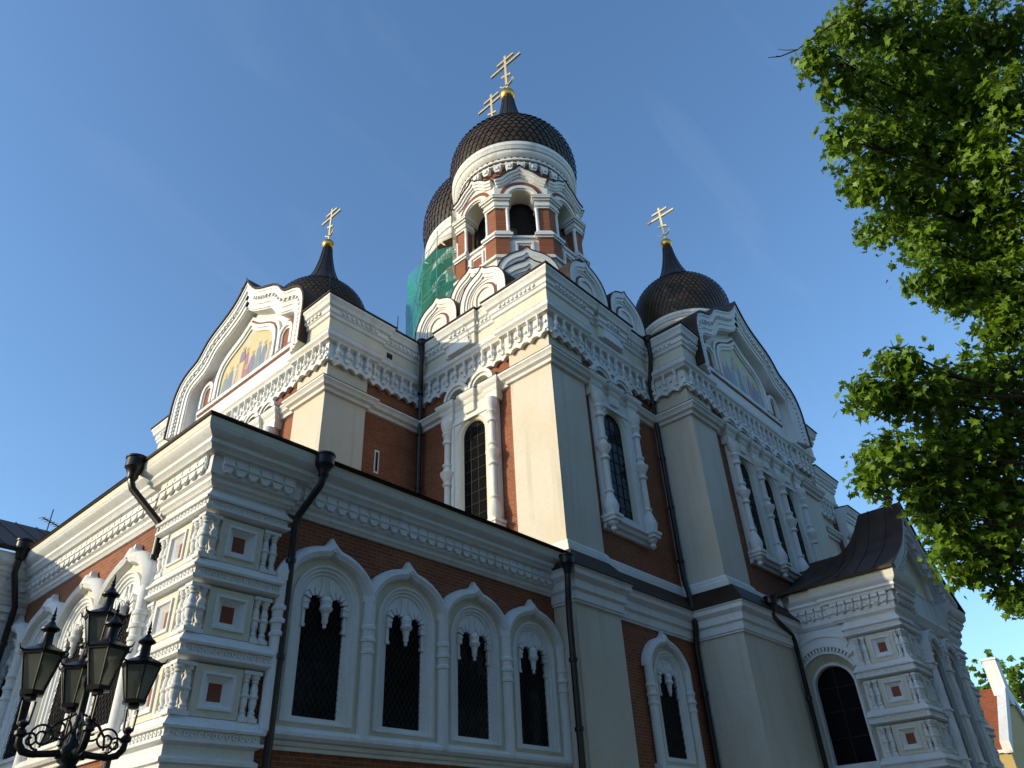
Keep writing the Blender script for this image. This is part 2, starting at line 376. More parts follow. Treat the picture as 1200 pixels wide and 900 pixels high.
# ---- tall window with turned columns on the upper walls
def tall_window(fr, centres, half, zs, arcs, parent=CA):
    """centres: window axes; half: half bay; arcs: number of little arches on top."""
    wmb = MB()
    n = len(centres); xs = [centres[0] - half] + [c + half for c in centres]
    zb, zsp, hw, top = zs, 13.22, 0.52, 14.06
    for c in centres:
        holed(wmb, fr, c - half, c + half, zb - 0.35, top, c, 0.80, zb - 0.12, 13.1, 0.02, 0.20, M_WHITE)
        A = arch(c, 0.80, zb - 0.12, 13.1); B = arch(c, 0.72, zb - 0.06, 13.12); C = arch(c, 0.60, zb - 0.02, 13.18); D = arch(c, hw, zb, zsp)
        wmb.loft(fr, A, 0.20, B, 0.13, M_WHITE); wmb.loft(fr, B, 0.13, C, 0.12, M_PALE); wmb.loft(fr, C, 0.12, D, 0.035, M_PALE)
        wmb.face(fr, [(c - 0.80, zb - 0.12), (c + 0.80, zb - 0.12), (c + hw, zb), (c - hw, zb)], 0.12, M_WHITE)
        wmb.strip(fr, [(c - 0.95, zb - 0.2), (c - 0.95, 13.92), (c + 0.95, 13.92), (c + 0.95, zb - 0.2)], [(c - 0.83, zb - 0.2), (c - 0.83, 13.80), (c + 0.83, 13.80), (c + 0.83, zb - 0.2)], 0.2, 0.245, M_WHITE)
    w = wmb.build("window", parent)
    for c in centres:
        mb = MB(); mb.face(fr, arch(c, hw, zb, zsp), 0.03, M_GLASS); mb.build("glass", w)
        mb = MB()
        for k in (-0.17, 0.17):
            mb.box(fr, c + k - 0.012, c + k + 0.012, 0.032, 0.05, zb, zsp + 0.42, M_LEAD)
        z = zb + 0.35
        while z < zsp + 0.4:
            ww = hw if z < zsp else math.sqrt(max(0.01, hw * hw - (z - zsp) ** 2))
            mb.box(fr, c - ww, c + ww, 0.032, 0.047, z - 0.01, z + 0.01, M_LEAD); z += 0.42
        mb.build("glazing_bars", w)
    for i, s in enumerate(xs):
        mb = MB(); x, y, _ = fr.p(s, 0.30, 0); z0 = zb - 0.5
        mb.lathe((x, y), [(0.04, z0 - 0.35), (0.11, z0 - 0.28), (0.08, z0 - 0.18), (0.16, z0 - 0.1), (0.16, z0)], M_WHITE, 10)
        mb.box(fr, s - 0.2, s + 0.2, 0.02, 0.52, z0, z0 + 0.12, M_WHITE); mb.box(fr, s - 0.24, s + 0.24, 0.02, 0.56, z0 + 0.12, z0 + 0.22, M_WHITE)
        mb.lathe((x, y), [(0.2, z0 + 0.22), (0.25, z0 + 0.45), (0.25, z0 + 0.55), (0.15, z0 + 0.85), (0.12, z0 + 0.95), (0.16, z0 + 1.0), (0.16, z0 + 1.05), (0.105, z0 + 1.1), (0.105, 11.45),
                          (0.17, 11.5), (0.17, 11.56), (0.12, 11.62), (0.15, 11.72), (0.25, 11.90), (0.26, 11.98), (0.16, 12.06), (0.12, 12.2), (0.17, 12.25), (0.17, 12.31), (0.105, 12.36),
                          (0.105, 13.1), (0.17, 13.14), (0.17, 13.22), (0.13, 13.28), (0.15, 13.45), (0.19, 13.5), (0.19, 13.56), (0.15, 13.6), (0.22, 13.78), (0.24, 13.9), (0.24, 14.04)], M_WHITE, 12)
        mb.box(fr, s - 0.13, s + 0.13, 0.02, 0.22, z0 + 0.2, 14.04, M_WHITE)
        mb.build("column", w)
    # entablature breaking forward over every column and over every window axis
    path = []
    allb = sorted([(s, 0.24) for s in xs] + [(c, 0.22) for c in centres])
    path.append(fr.p(xs[0] - 0.24 - 0.0, 0.0, 0)[:2]); 
    for s, hwid in allb:
        path += [fr.p(s - hwid, 0.16, 0)[:2], fr.p(s - hwid, 0.28, 0)[:2], fr.p(s + hwid, 0.28, 0)[:2], fr.p(s + hwid, 0.16, 0)[:2]]
    path = path[2:-1]; path = [fr.p(xs[0] - 0.24, 0.0, 0)[:2]] + path + [fr.p(xs[-1] + 0.24, 0.0, 0)[:2]]
    mb = MB(); mb.sweep_plan(path, [(-0.15, 14.04), (0.0, 14.04), (0.03, 14.14), (0.03, 14.36), (0.08, 14.42), (0.10, 14.54), (0.18, 14.62), (0.22, 14.72), (0.22, 14.79), (-0.15, 14.83)], M_WHITE)
    mb.sweep_plan(path, [(-0.1, 14.832), (0.235, 14.792), (0.235, 14.802), (-0.1, 14.86)], M_ROOF)
    mb.build("window_cornice", w)
    mb = MB(); L = xs[-1] - xs[0] + 0.3; aw = L / arcs / 2
    for k in range(arcs):
        c = xs[0] - 0.15 + aw * (2 * k + 1)
        o = arch(c, aw * 1.0, 14.86, 14.9, 12, 0.98); i_ = arch(c, aw * 0.62, 14.86, 14.9, 12, 0.9); j = arch(c, aw * 0.8, 14.86, 14.9, 12, 0.95)
        mb.strip(fr, o, i_, 0.0, 0.30, M_WHITE); mb.strip(fr, o, j, 0.30, 0.36, M_WHITE)
        mb.face(fr, arch(c, aw * 0.63, 14.86, 14.9, 12, 0.9), 0.05, M_WHITE)
    mb.build("arched_crest", w)
    mb = MB(); mb.sweep_plan([fr.p(xs[0] - 0.15, 0.0, 0)[:2], fr.p(xs[-1] + 0.15, 0, 0)[:2]], [(-0.1, zb - 0.72), (0.10, zb - 0.70), (0.14, zb - 0.6), (0.22, zb - 0.55), (0.26, zb - 0.45), (0.34, zb - 0.40), (0.34, zb - 0.34), (-0.1, zb - 0.28)], M_WHITE)
    mb.build("sill", w)
    return w

# ---- corner tower block (M)
BI = 0.12
mb = MB(); mb.wbox(XM + BI, 24.6, YM + BI, 24.4, GB, 17.98, M_BRICK); mb.wbox(XM2 - 8, XM2 - BI, YM + BI, 24.2, GB, 17.96, M_BRICK)
mb.wbox(XM + BI, 24.4, 25.4, YM2 - BI, GB, 17.94, M_BRICK); mb.wbox(XM2 - 8.1, XM2 - BI, 25.2, YM2 - BI, GB, 17.92, M_BRICK)
block = mb.build("corner_block", CA)
PW = 1.82
def pilaster(parent, x, y, sx, sy, wx, wy, z0, z1, m=M_CREAM):
    """Corner pilaster of an L-shaped plan at (x, y); sx, sy point into the wall."""
    mb = MB(); t = 0.35
    mb.wbox(min(x, x + sx * wx), max(x, x + sx * wx), min(y, y + sy * t), max(y, y + sy * t), z0, z1, m)
    mb.wbox(min(x, x + sx * t), max(x, x + sx * t), min(y + sy * t, y + sy * wy), max(y + sy * t, y + sy * wy), z0, z1, m)
    return mb.build("pilaster", parent)
pilaster(block, XM, YM, 1, 1, PW, PW, 7.5, 16.8)
pilaster(block, XM2, YM, -1, 1, PW, PW, 7.5, 16.8)
pilaster(block, XM, YM2, 1, -1, PW, PW, 7.5, 16.8)
# paths of the mouldings on the corner block (left to right)
def mpath(off):
    xi, yi = XM + BI + 0.02, YM + BI + 0.02
    return [(xi, 18.94 + 0), (xi, 16.75), (XM, 16.75), (XM, 15.85), (xi, 15.85), (xi, YM + PW), (XM, YM + PW), (XM, YM), (XM + PW, YM), (XM + PW, yi), (19.45, yi), (19.45, YM), (20.35, YM), (20.35, yi), (22.95, yi)]
P_simple = [(XM + BI, 18.94), (XM + BI, YM + PW), (XM, YM + PW), (XM, YM), (XM + PW, YM), (XM + PW, YM + BI), (22.95, YM + BI)]
mb = MB(); mb.sweep_plan(P_simple, FRIEZE, M_WHITE); frieze_ornament(mb, P_simple, M_WHITE); mb.build("frieze", block)
mb = MB(); mp = mpath(0); mb.sweep_plan(mp, CORNICE, M_WHITE); mb.sweep_plan(mp, [(0.3308, 16.79), (0.335, 16.79), (0.335, 17.19), (0.3308, 17.19)], M_PALE); denticles(mb, mp, 17.46, 17.58, 0.46, 0.53, 0.21, M_WHITE)
for fr, c in ((LF(XM), -16.3), (RF(YM), 19.9)):
    mb.box(fr, c - 0.6, c + 0.6, 0.30, 0.42, 16.78, 16.98, M_WHITE); mb.box(fr, c - 0.5, c + 0.5, 0.30, 0.40, 17.0, 17.2, M_WHITE)
mb.build("cornice", block)
mb = MB(); mb.sweep_plan(mp, [(-0.3, 18.07), (0.70, 18.01), (0.71, 18.05), (-0.3, 18.17)], M_ROOF); mb.build("coping", block)
st1 = [(XM + BI, 18.94), (XM + BI, 17.46)]; st2 = [(XM + BI, 14.62), (XM + BI, YM + PW), (XM, YM + PW), (XM, YM), (XM + PW, YM), (XM + PW, YM + BI), (18.33, YM + BI)]; st3 = [(21.22, YM + BI), (22.95, YM + BI)]
for q in (st1, st2, st3):
    mb = MB(); mb.sweep_plan(q, STRING, M_WHITE); mb.sweep_plan(q, [(-0.2, 14.842), (0.355, 14.772), (0.355, 14.785), (-0.2, 14.87)], M_ROOF)
    mb.build("string_course", block)
mb = MB(); mb.sweep_plan(P_simple, BASE, M_WHITE); mb.build("base_moulding", block)
mb = MB(); mb.wbox(XM - 0.4, 41, YM - 0.4, 37, 18.07, 18.15, M_ROOF); mb.build("roof", block)
tall_window(LF(XM + BI), [-16.02], 1.10, 9.8, 2)
tall_window(RF(YM + BI), [19.75], 1.10, 9.8, 2)
# plinth of the corner block
pp = 0.41
mb = MB(); mb.wbox(XM - pp, 18.05, YM - pp, 13.6, GB, 7.3, M_CREAM); mb.wbox(18.0, 23.0, YM - 0.21, 13.5, GB, 7.28, M_BRICK)
mb.wbox(XM - pp, 17.5, 13.6, 18.9, GB, 7.26, M_BRICK)
pb = mb.build("plinth", CA)
ppath = [(XM - pp, 18.4), (XM - pp, YM - pp), (18.05, YM - pp), (18.05, YM - 0.21), (22.6, YM - 0.21)]
plinth(pb, ppath)

# ---- transepts with their ogee gables
HALF = [(4.95, 16.78), (4.95, 18.4), (4.92, 18.75), (4.82, 19.1), (4.64, 19.42), (4.36, 19.68), (4.0, 19.86), (3.65, 19.97), (3.38, 20.08), (3.16, 20.26), (2.98, 20.5), (2.72, 20.78), (2.38, 21.0), (2.0, 21.17), (1.6, 21.34), (1.2, 21.53), (0.85, 21.74), (0.56, 22.0), (0.3, 22.3), (0.0, 22.7)]
def shift(c, dx): return [(a + dx, b) for a, b in c]
def gable(parent, fr, cs, mosaic_seed):
    G = mirror(HALF)
    g = MB(); g.prism(fr, shift(G, cs), -9.0, -0.02, M_WHITE); go_ = g.build("gable", parent)
    mb = MB()
    for o0, o1, d in ((0.0, 0.10, 0.64), (0.10, 0.30, 0.60), (0.30, 0.42, 0.54), (0.42, 0.62, 0.50), (0.62, 0.84, 0.45), (0.84, 0.90, 0.40)):
        mb.strip(fr, shift(offset(G, o0), cs), shift(offset(G, o1), cs), -0.05, d, M_WHITE)
    # beads in the archivolt
    bead = offset(G, 0.36)
    for i in range(len(bead) - 1):
        (a, b_), (c, d_) = bead[i], bead[i + 1]; L = math.hypot(c - a, d_ - b_)
        if abs(a) < 0.45 or abs(c) < 0.45: continue
        for k in range(int(L / 0.2)):
            q = (k + 0.5) / max(1, int(L / 0.2)); mb.box(fr, cs + a + (c - a) * q - 0.045, cs + a + (c - a) * q + 0.045, 0.5, 0.615, b_ + (d_ - b_) * q - 0.045, b_ + (d_ - b_) * q + 0.045, M_WHITE)
    mb.build("archivolt", parent)
    mb = MB(); mb.strip(fr, shift(offset(G, -0.09), cs), shift(offset(G, -0.01), cs), -9.0, 0.70, M_ROOF)
    mb.build("gable_roof", parent)
    # tympanum: central mosaic with frames, flanked by small niches
    H = [(1.98, 17.82), (1.98, 18.7), (1.92, 19.02), (1.78, 19.28), (1.5, 19.5), (1.15, 19.68), (0.75, 19.86), (0.4, 20.06), (0.0, 20.36)]
    C = mirror(H)
    mb = MB()
    for o0, o1, d, mt in ((-0.52, -0.38, 0.10, M_WHITE), (-0.38, -0.28, 0.05, M_REDP), (-0.28, -0.14, 0.14, M_WHITE), (-0.14, 0.0, 0.08, M_WHITE)):
        mb.strip(fr, shift(offset(C, o0), cs), shift(offset(C, o1), cs), -0.05, d, mt)
    for sg in (-1, 1):
        c = cs + sg * 2.98
        mb.strip(fr, arch(c, 0.62, 17.82, 18.55), arch(c, 0.5, 17.82, 18.55), -0.05, 0.06, M_REDP)
        mb.strip(fr, arch(c, 0.50, 17.82, 18.52), arch(c, 0.34, 17.82, 18.5), -0.05, 0.14, M_WHITE)
        mb.strip(fr, arch(c, 0.34, 17.82, 18.5), arch(c, 0.26, 17.9, 18.48), -0.05, 0.07, M_WHITE)
        mb.face(fr, arch(c, 0.27, 17.86, 18.48), 0.012, M_BRICK)
    mb.box(fr, cs - 3.7, cs + 3.7, -0.05, 0.012, 17.56, 17.64, M_REDP)
    mb.box(fr, cs - 3.72, cs + 3.72, -0.05, 0.07, 17.64, 17.815, M_WHITE)
    mb.build("tympanum_frame", parent)
    mo = MB(); mo.face(fr, [(cs + a, b_) for a, b_ in C], 0.02, M_MOS); mosaic = mo.build("mosaic", parent)
    rnd = random.Random(mosaic_seed); fg = MB()
    cols = M_ROBES
    for k, (t, z0, h) in enumerate(((-1.6, 17.84, 1.0), (-1.2, 17.84, 1.2), (-0.75, 17.84, 1.1), (-0.05, 17.95, 1.55), (0.45, 17.84, 1.2), (0.9, 17.84, 1.45), (1.35, 17.84, 1.25), (1.72, 17.84, 0.95), (0.1, 17.84, 0.6), (-0.4, 18.9, 0.7))):
        mt = cols[(k * 3 + mosaic_seed) % len(cols)]; d = 0.024 + 0.0015 * k
        w = 0.2 + 0.06 * rnd.random()
        robe = [(t - w, z0), (t + w * 0.9, z0), (t + w * 0.75, z0 + h * 0.5), (t + w * 0.55, z0 + h * 0.76), (t + 0.05, z0 + h * 0.82), (t - w * 0.6, z0 + h * 0.76), (t - w * 0.9, z0 + h * 0.4)]
        halo = [(t + 0.13 * math.cos(a * math.pi / 5), z0 + h * 0.9 + 0.13 * math.sin(a * math.pi / 5)) for a in range(10)]
        head = [(t + 0.07 * math.cos(a * math.pi / 4), z0 + h * 0.9 + 0.085 * math.sin(a * math.pi / 4)) for a in range(8)]
        sash = [(t - w * 0.3, z0 + h * 0.1), (t + w * 0.1, z0 + h * 0.05), (t + w * 0.35, z0 + h * 0.7), (t + w * 0.1, z0 + h * 0.74)]
        fg.face(fr, [(cs + a, b_) for a, b_ in robe], d, mt); fg.face(fr, [(cs + a, b_) for a, b_ in halo], d + 0.0004, M_HALO)
        fg.face(fr, [(cs + a, b_) for a, b_ in head], d + 0.0008, M_SKIN); fg.face(fr, [(cs + a, b_) for a, b_ in sash], d + 0.0004, cols[(k * 5 + 1) % len(cols)])
    fg.build("mosaic_figures", mosaic, clean=False)
    return go_

def mosaic_colour(name, c):
    m, nt, b = new_mat(name)
    vo = nt.nodes.new("ShaderNodeTexVoronoi"); vo.inputs["Scale"].default_value = 22; nt.links.new(position(nt), vo.inputs["Vector"])
    nt.links.new(mixc(nt, c, tuple(min(1, v * 0.55 + 0.03) for v in c), vo.outputs[0]), b.inputs["Base Color"]); b.inputs["Roughness"].default_value = 0.4
    return m
M_MOS, _nt, _b = new_mat("gold_mosaic")
_v = noise(_nt, 1.6, 4, position(_nt))
_nt.links.new(mixc(_nt, (0.58, 0.46, 0.20), (0.52, 0.52, 0.40), ramp(_nt, _v, 0.45, 0.6)), _b.inputs["Base Color"]); _b.inputs["Roughness"].default_value = 0.45
M_ROBES = [mosaic_colour("robe_blue", (0.16, 0.26, 0.36)), mosaic_colour("robe_rose", (0.42, 0.17, 0.17)), mosaic_colour("robe_teal", (0.20, 0.36, 0.36)), mosaic_colour("robe_white", (0.60, 0.56, 0.46)), mosaic_colour("robe_violet", (0.24, 0.2, 0.33))]
M_HALO = mosaic_colour("halo_gold", (0.75, 0.55, 0.14)); M_SKIN = mosaic_colour("mosaic_skin", (0.45, 0.27, 0.17))

def transept(kind):
    if kind == 'R':
        fr, cs = RF(YR), XC
        x0, x1 = XR, XR2
        mb = MB(); mb.wbox(x0 + BI, x1 - BI, YR + BI, 25, GB, 17.9, M_BRICK); t = mb.build("transept", CA)
        pilaster(t, XR, YR, 1, 1, PW, 1.75, 7.5, 16.8); pilaster(t, XR2, YR, -1, 1, PW, 1.75, 7.5, 16.8)
        low = [(XR, YM + 0.5), (XR, YR), (XR + PW, YR), (XR + PW, YR + BI), (XR2 - PW, YR + BI), (XR2 - PW, YR), (XR2, YR), (XR2, YM + 0.5)]
        up = [[(XR, YM + 0.5), (XR, YR), (cs - 4.93, YR)], [(cs + 4.93, YR), (XR2, YR), (XR2, YM + 0.5)]]
        st = [[(XR, YM + 0.5), (XR, YR), (XR + PW, YR), (XR + PW, YR + BI), (cs - 3.3, YR + BI)], [(cs + 3.3, YR + BI), (XR2 - PW, YR + BI), (XR2 - PW, YR), (XR2, YR), (XR2, YM + 0.5)]]
        wfr = RF(YR + BI)
    else:
        fr, cs = LF(XL), -YC
        mb = MB(); mb.wbox(XL + BI, 25, YL + BI, YL2 - BI, GB, 17.88, M_BRICK); t = mb.build("transept", CA)
        pilaster(t, XL, YL, 1, 1, 1.75, PW, 7.5, 16.8); pilaster(t, XL, YL2, 1, -1, 1.75, PW, 7.5, 16.8)
        low = [(XM + 0.5, YL2), (XL, YL2), (XL, YL2 - PW), (XL + BI, YL2 - PW), (XL + BI, YL + PW), (XL, YL + PW), (XL, YL), (XL + 1.75, YL), (XL + 1.75, YL + BI), (XM + 0.5, YL + BI)]
        up = [[(XM + 0.5, YL2), (XL, YL2), (XL, -cs + 4.93)], [(XL, -cs - 4.93), (XL, YL), (XL + 1.75, YL), (XL + 1.75, YL + BI), (XM + 0.5, YL + BI)]]
        st = [[(XM + 0.5, YL2), (XL, YL2), (XL, YL2 - PW), (XL + BI, YL2 - PW), (XL + BI, -cs + 3.3)], [(XL + BI, -cs - 3.3), (XL + BI, YL + PW), (XL, YL + PW), (XL, YL), (XL + 1.75, YL), (XL + 1.75, YL + BI), (XM + 0.5, YL + BI)]]
        wfr = LF(XL + BI)
    entablature(t, low, up)
    for q in st:
        mb = MB(); mb.sweep_plan(q, STRING, M_WHITE); mb.sweep_plan(q, [(-0.2, 14.842), (0.355, 14.772), (0.355, 14.785), (-0.2, 14.87)], M_ROOF)
        mb.build("string_course", t)
    mb = MB(); mb.sweep_plan(low, BASE, M_WHITE); mb.build("base_moulding", t)
    mb = MB(); mb.box(fr, cs - 4.96, cs + 4.96, -0.3, -0.012, 16.7, 17.7, M_WHITE); mb.build("wall_band", t)
    gable(t, fr, cs, 1 if kind == 'R' else 2)
    tall_window(wfr, [cs - 2.04, cs, cs + 2.04], 1.02, 9.9, 6)
    return t
TR = transept('R'); TL = transept('L')
mb = MB()
fr = RF(YL + BI)
mb.box(fr, 14.42, 14.62, -0.1, 0.02, 12.1, 13.0, M_WHITE); mb.box(fr, 14.47, 14.57, 0.0, 0.024, 12.17, 12.93, M_DARK); mb.build("slit_window", TL)
mb = MB(); mb.box(fr, 14.45, 14.72, 0.3, 0.345, 16.86, 17.1, M_DARK); mb.build("vent", TL)
# plinth of the right-hand transept
mb = MB(); mb.wbox(XR - 0.42, XR2 + 0.42, YR - 0.42, 14, GB, 7.32, M_CREAM); pr = mb.build("plinth", CA)
plinth(pr, [(XR - 0.42, 12.2), (XR - 0.42, YR - 0.42), (XR2 + 0.42, YR - 0.42), (XR2 + 0.42, 13)])
# east end seen beyond the transept
mb = MB(); mb.wbox(XM2 - 0.2, 43.0, YM - 0.2, 30, GB, 15.9, M_BRICK); ea = mb.build("east_bay", CA)
ep = [(39.6, YM), (XM2 - 1.82, YM), (XM2, YM), (XM2, 14.5)]
entablature(ea, [(XR2 - 0.2, YM + BI), (XM2 - 1.82, YM + BI), (XM2 - 1.82, YM), (XM2, YM), (XM2, 16)], [[(XR2 - 0.2, YM + BI), (XM2 - 1.82, YM + BI), (XM2 - 1.82, YM), (XM2, YM), (XM2, 16)]])
mb = MB(); mb.sweep_plan([(XR2 - 0.2, YM + BI), (XM2 - 1.82, YM + BI), (XM2 - 1.82, YM), (XM2, YM), (XM2, 16)], STRING, M_WHITE); mb.build("string_course", ea)
q = [(d, z - 1.75) for d, z in FRIEZE]; q2 = [(d, z - 1.75) for d, z in CORNICE]
mb = MB(); ep = [(XM2 - 0.1, YM - 0.32), (43.1, YM - 0.32), (43.1, 20)]; mb.sweep_plan(ep, q, M_WHITE); mb.sweep_plan(ep, q2, M_WHITE); mb.sweep_plan(ep, [(-0.3, 16.32), (0.7, 16.26), (0.71, 16.3), (-0.3, 16.42)], M_ROOF); mb.build("cornice", ea)

# ---- kokoshniki round the bell tower
def kokoshnik(fr, cs, z0, w, depth=0.9):
    hf = [(w, z0), (w, z0 + 0.30 * w), (0.97 * w, z0 + 0.52 * w), (0.88 * w, z0 + 0.76 * w), (0.74 * w, z0 + 0.97 * w), (0.56 * w, z0 + 1.12 * w), (0.36 * w, z0 + 1.22 * w), (0.22 * w, z0 + 1.27 * w), (0.12 * w, z0 + 1.33 * w), (0.0, z0 + 1.46 * w)]
    C = mirror(hf); C = shift(C, cs)
    mb = MB(); mb.prism(fr, C, -depth, 0, M_WHITE); k = mb.build("kokoshnik", CA)
    mb = MB()
    mb.strip(fr, C, [(cs + (a - cs) * 0.83, z0 + (b_ - z0) * 0.84) for a, b_ in C], -0.02, 0.13, M_WHITE)
    mb.strip(fr, [(cs + (a - cs) * 0.83, z0 + (b_ - z0) * 0.84) for a, b_ in C], [(cs + (a - cs) * 0.74, z0 + (b_ - z0) * 0.745) for a, b_ in C], -0.02, 0.08, M_WHITE)
    for r0, r1, d, mt in ((0.74, 0.66, 0.035, M_WHITE), (0.54, 0.46, 0.02, M_REDP), (0.46, 0.34, 0.06, M_WHITE)):
        mb.strip(fr, arch(cs, w * r0, z0, z0 + 0.25 * w), arch(cs, w * r1, z0, z0 + 0.25 * w), -0.02, d, mt)
    mb.face(fr, arch(cs, w * 0.3, z0, z0 + 0.25 * w), 0.006, M_WHITE)
    mb.build("moulding", k)
    mb = MB(); mb.strip(fr, [(cs + (a - cs) * 1.03, z0 + (b_ - z0) * 1.025) for a, b_ in C], [(cs + (a - cs) * 1.004, z0 + (b_ - z0) * 1.003) for a, b_ in C], -depth, 0.16, M_ROOF)
    mb.build("coping", k)
TX, TY = 19.7, 16.1
for c in (-(TY + 1.28), -(TY - 1.28)): kokoshnik(LF(15.95), c, 18.15, 1.18)
for c in (TX - 1.28, TX + 1.28): kokoshnik(RF(11.89), c, 18.15, 1.18)
kokoshnik(LF(16.6), -TY, 19.4, 1.16); kokoshnik(RF(12.95), TX, 19.4, 1.16)
for ang in (225, 135, 315):
    a = rad(ang); n = (math.cos(a), math.sin(a))
    kokoshnik(Fr(TX + n[0] * 3.85, TY + n[1] * 3.85, ang), 0, 18.2, 1.28); kokoshnik(Fr(TX + n[0] * 3.25, TY + n[1] * 3.25, ang), 0, 19.4, 1.24)

# ---- bell tower (octagonal belfry under the near dome)
def octpts(r): return [(TX + r / math.cos(rad(22.5)) * math.cos(rad(22.5 + 45 * k)), TY + r / math.cos(rad(22.5)) * math.sin(rad(22.5 + 45 * k))) for k in range(8)]
RB = 2.80; HB = RB * math.tan(rad(22.5))
mb = MB()
def octprism(mb, r, z0, z1, m):
    q = octpts(r); mb.add([(x, y, z0) for x, y in q] + [(x, y, z1) for x, y in q], [tuple(range(8))[::-1], tuple(range(8, 16))] + [(i, (i + 1) % 8, 8 + (i + 1) % 8, 8 + i) for i in range(8)], m)
octprism(mb, RB + 0.05, 17.9, 21.05, M_WHITE); octprism(mb, RB + 0.16, 21.05, 21.16, M_WHITE); octprism(mb, RB + 0.08, 21.16, 21.28, M_WHITE)
mb.lathe((TX, TY), [(1.9, 21.0), (1.9, 25.6), (2.3, 25.6)], M_DARK, 24)
mb.lathe((TX, TY), [(2.4, 25.2), (2.55, 25.2), (2.55, 26.75)], M_BRICK, 48)
BT = mb.build("bell_tower", CA)
for k in range(8):
    ang = 45 * k; a = rad(ang); fr = Fr(TX + RB * math.cos(a), TY + RB * math.sin(a), ang)
    # parapet panel between the pedestals
    mb = MB(); mb.box(fr, -0.62, 0.62, -0.5, -0.06, 21.25, 22.28, M_WHITE); mb.strip(fr, [(-0.4, 21.4), (-0.4, 22.12), (0.4, 22.12), (0.4, 21.4)], [(-0.3, 21.4), (-0.3, 22.0), (0.3, 22.0), (0.3, 21.4)], -0.1, 0.0, M_WHITE)
    mb.box(fr, -0.24, 0.24, -0.1, -0.05, 21.3, 21.9, M_REDP); mb.box(fr, -0.62, 0.62, -0.55, 0.02, 22.28, 22.40, M_WHITE); mb.build("parapet", BT)
    # arch and its ogee gable
    mb = MB(); gcurve = mirror([(HB, 25.62), (0.86, 25.74), (0.62, 25.98), (0.42, 26.14), (0.2, 26.24), (0.0, 26.48)])
    o = arch(0, 0.62, 24.55, 24.55, 16)
    h = len(o) // 2
    for d in (0.0, -0.8):
        mb.face(fr, [(-HB, 24.55)] + o[1:h + 1] + [(0, 26.48)] + gcurve[4::-1], d, M_WHITE)
        mb.face(fr, [(HB, 24.55)] + gcurve[:5:-1] + [(0, 26.48)] + o[h:-1], d, M_WHITE)
    mb.loft(fr, o, 0.0, o, -0.8, M_PALE); mb.loft(fr, gcurve, 0.0, gcurve, -0.8, M_WHITE)
    mb.strip(fr, arch(0, 0.76, 24.62, 24.62), arch(0, 0.62, 24.62, 24.62), -0.05, 0.07, M_WHITE)
    mb.strip(fr, arch(0, 0.93, 24.66, 24.72), arch(0, 0.77, 24.66, 24.72), -0.05, 0.022, M_REDP)
    for o0, o1, d in ((0.0, 0.13, 0.22), (0.13, 0.26, 0.15), (0.26, 0.36, 0.08)):
        mb.strip(fr, offset(gcurve, o0), offset(gcurve, o1), -0.05, d, M_WHITE)
    mb.build("arch", BT)
    mb = MB(); mb.strip(fr, offset(gcurve, -0.045), offset(gcurve, -0.005), -0.6, 0.27, M_ROOF); mb.build("arch_coping", BT)
    # pier at the right-hand corner of this face
    a2 = rad(ang + 45); fr2 = Fr(TX + RB * math.cos(a2), TY + RB * math.sin(a2), ang + 45)
    def pier_prism(mb, s0, dd, z0, z1, m, back=0.5):
        p = [fr.p(s0, dd, 0)[:2], fr.p(HB + dd * math.tan(rad(22.5)), dd, 0)[:2], fr2.p(-s0, dd, 0)[:2], fr2.p(-s0, -back, 0)[:2], fr.p(s0, -back, 0)[:2]]
        mb.add([(x, y, z0) for x, y in p] + [(x, y, z1) for x, y in p], [(4, 3, 2, 1, 0), (5, 6, 7, 8, 9)] + [(i, (i + 1) % 5, 5 + (i + 1) % 5, 5 + i) for i in range(5)], m)
    mb = MB(); pier_prism(mb, 0.60, 0.06, 21.25, 22.22, M_BRICK)
    pier_prism(mb, 0.70, -0.05, 22.6, 24.1, M_BRICK)
    for z0, z1, dd in ((22.22, 22.32, 0.12), (22.32, 22.45, 0.18), (22.45, 22.55, 0.10), (22.55, 22.66, 0.04), (24.02, 24.12, 0.03), (24.12, 24.22, 0.08), (24.22, 24.42, 0.05), (24.42, 24.52, 0.13), (24.52, 24.62, 0.2), (24.62, 24.68, 0.22)):
        pier_prism(mb, 0.60 - dd * 0.8, dd, z0, z1, M_WHITE)
    for f_, sg in ((fr, 1), (fr2, -1)):
        x, y, _ = f_.p(sg * 0.63, -0.06, 0); mb.lathe((x, y), [(0.10, 22.6), (0.10, 22.72), (0.075, 22.76), (0.075, 23.95), (0.10, 24.0), (0.10, 24.05)], M_WHITE, 10)
    mb.build("pier", BT)

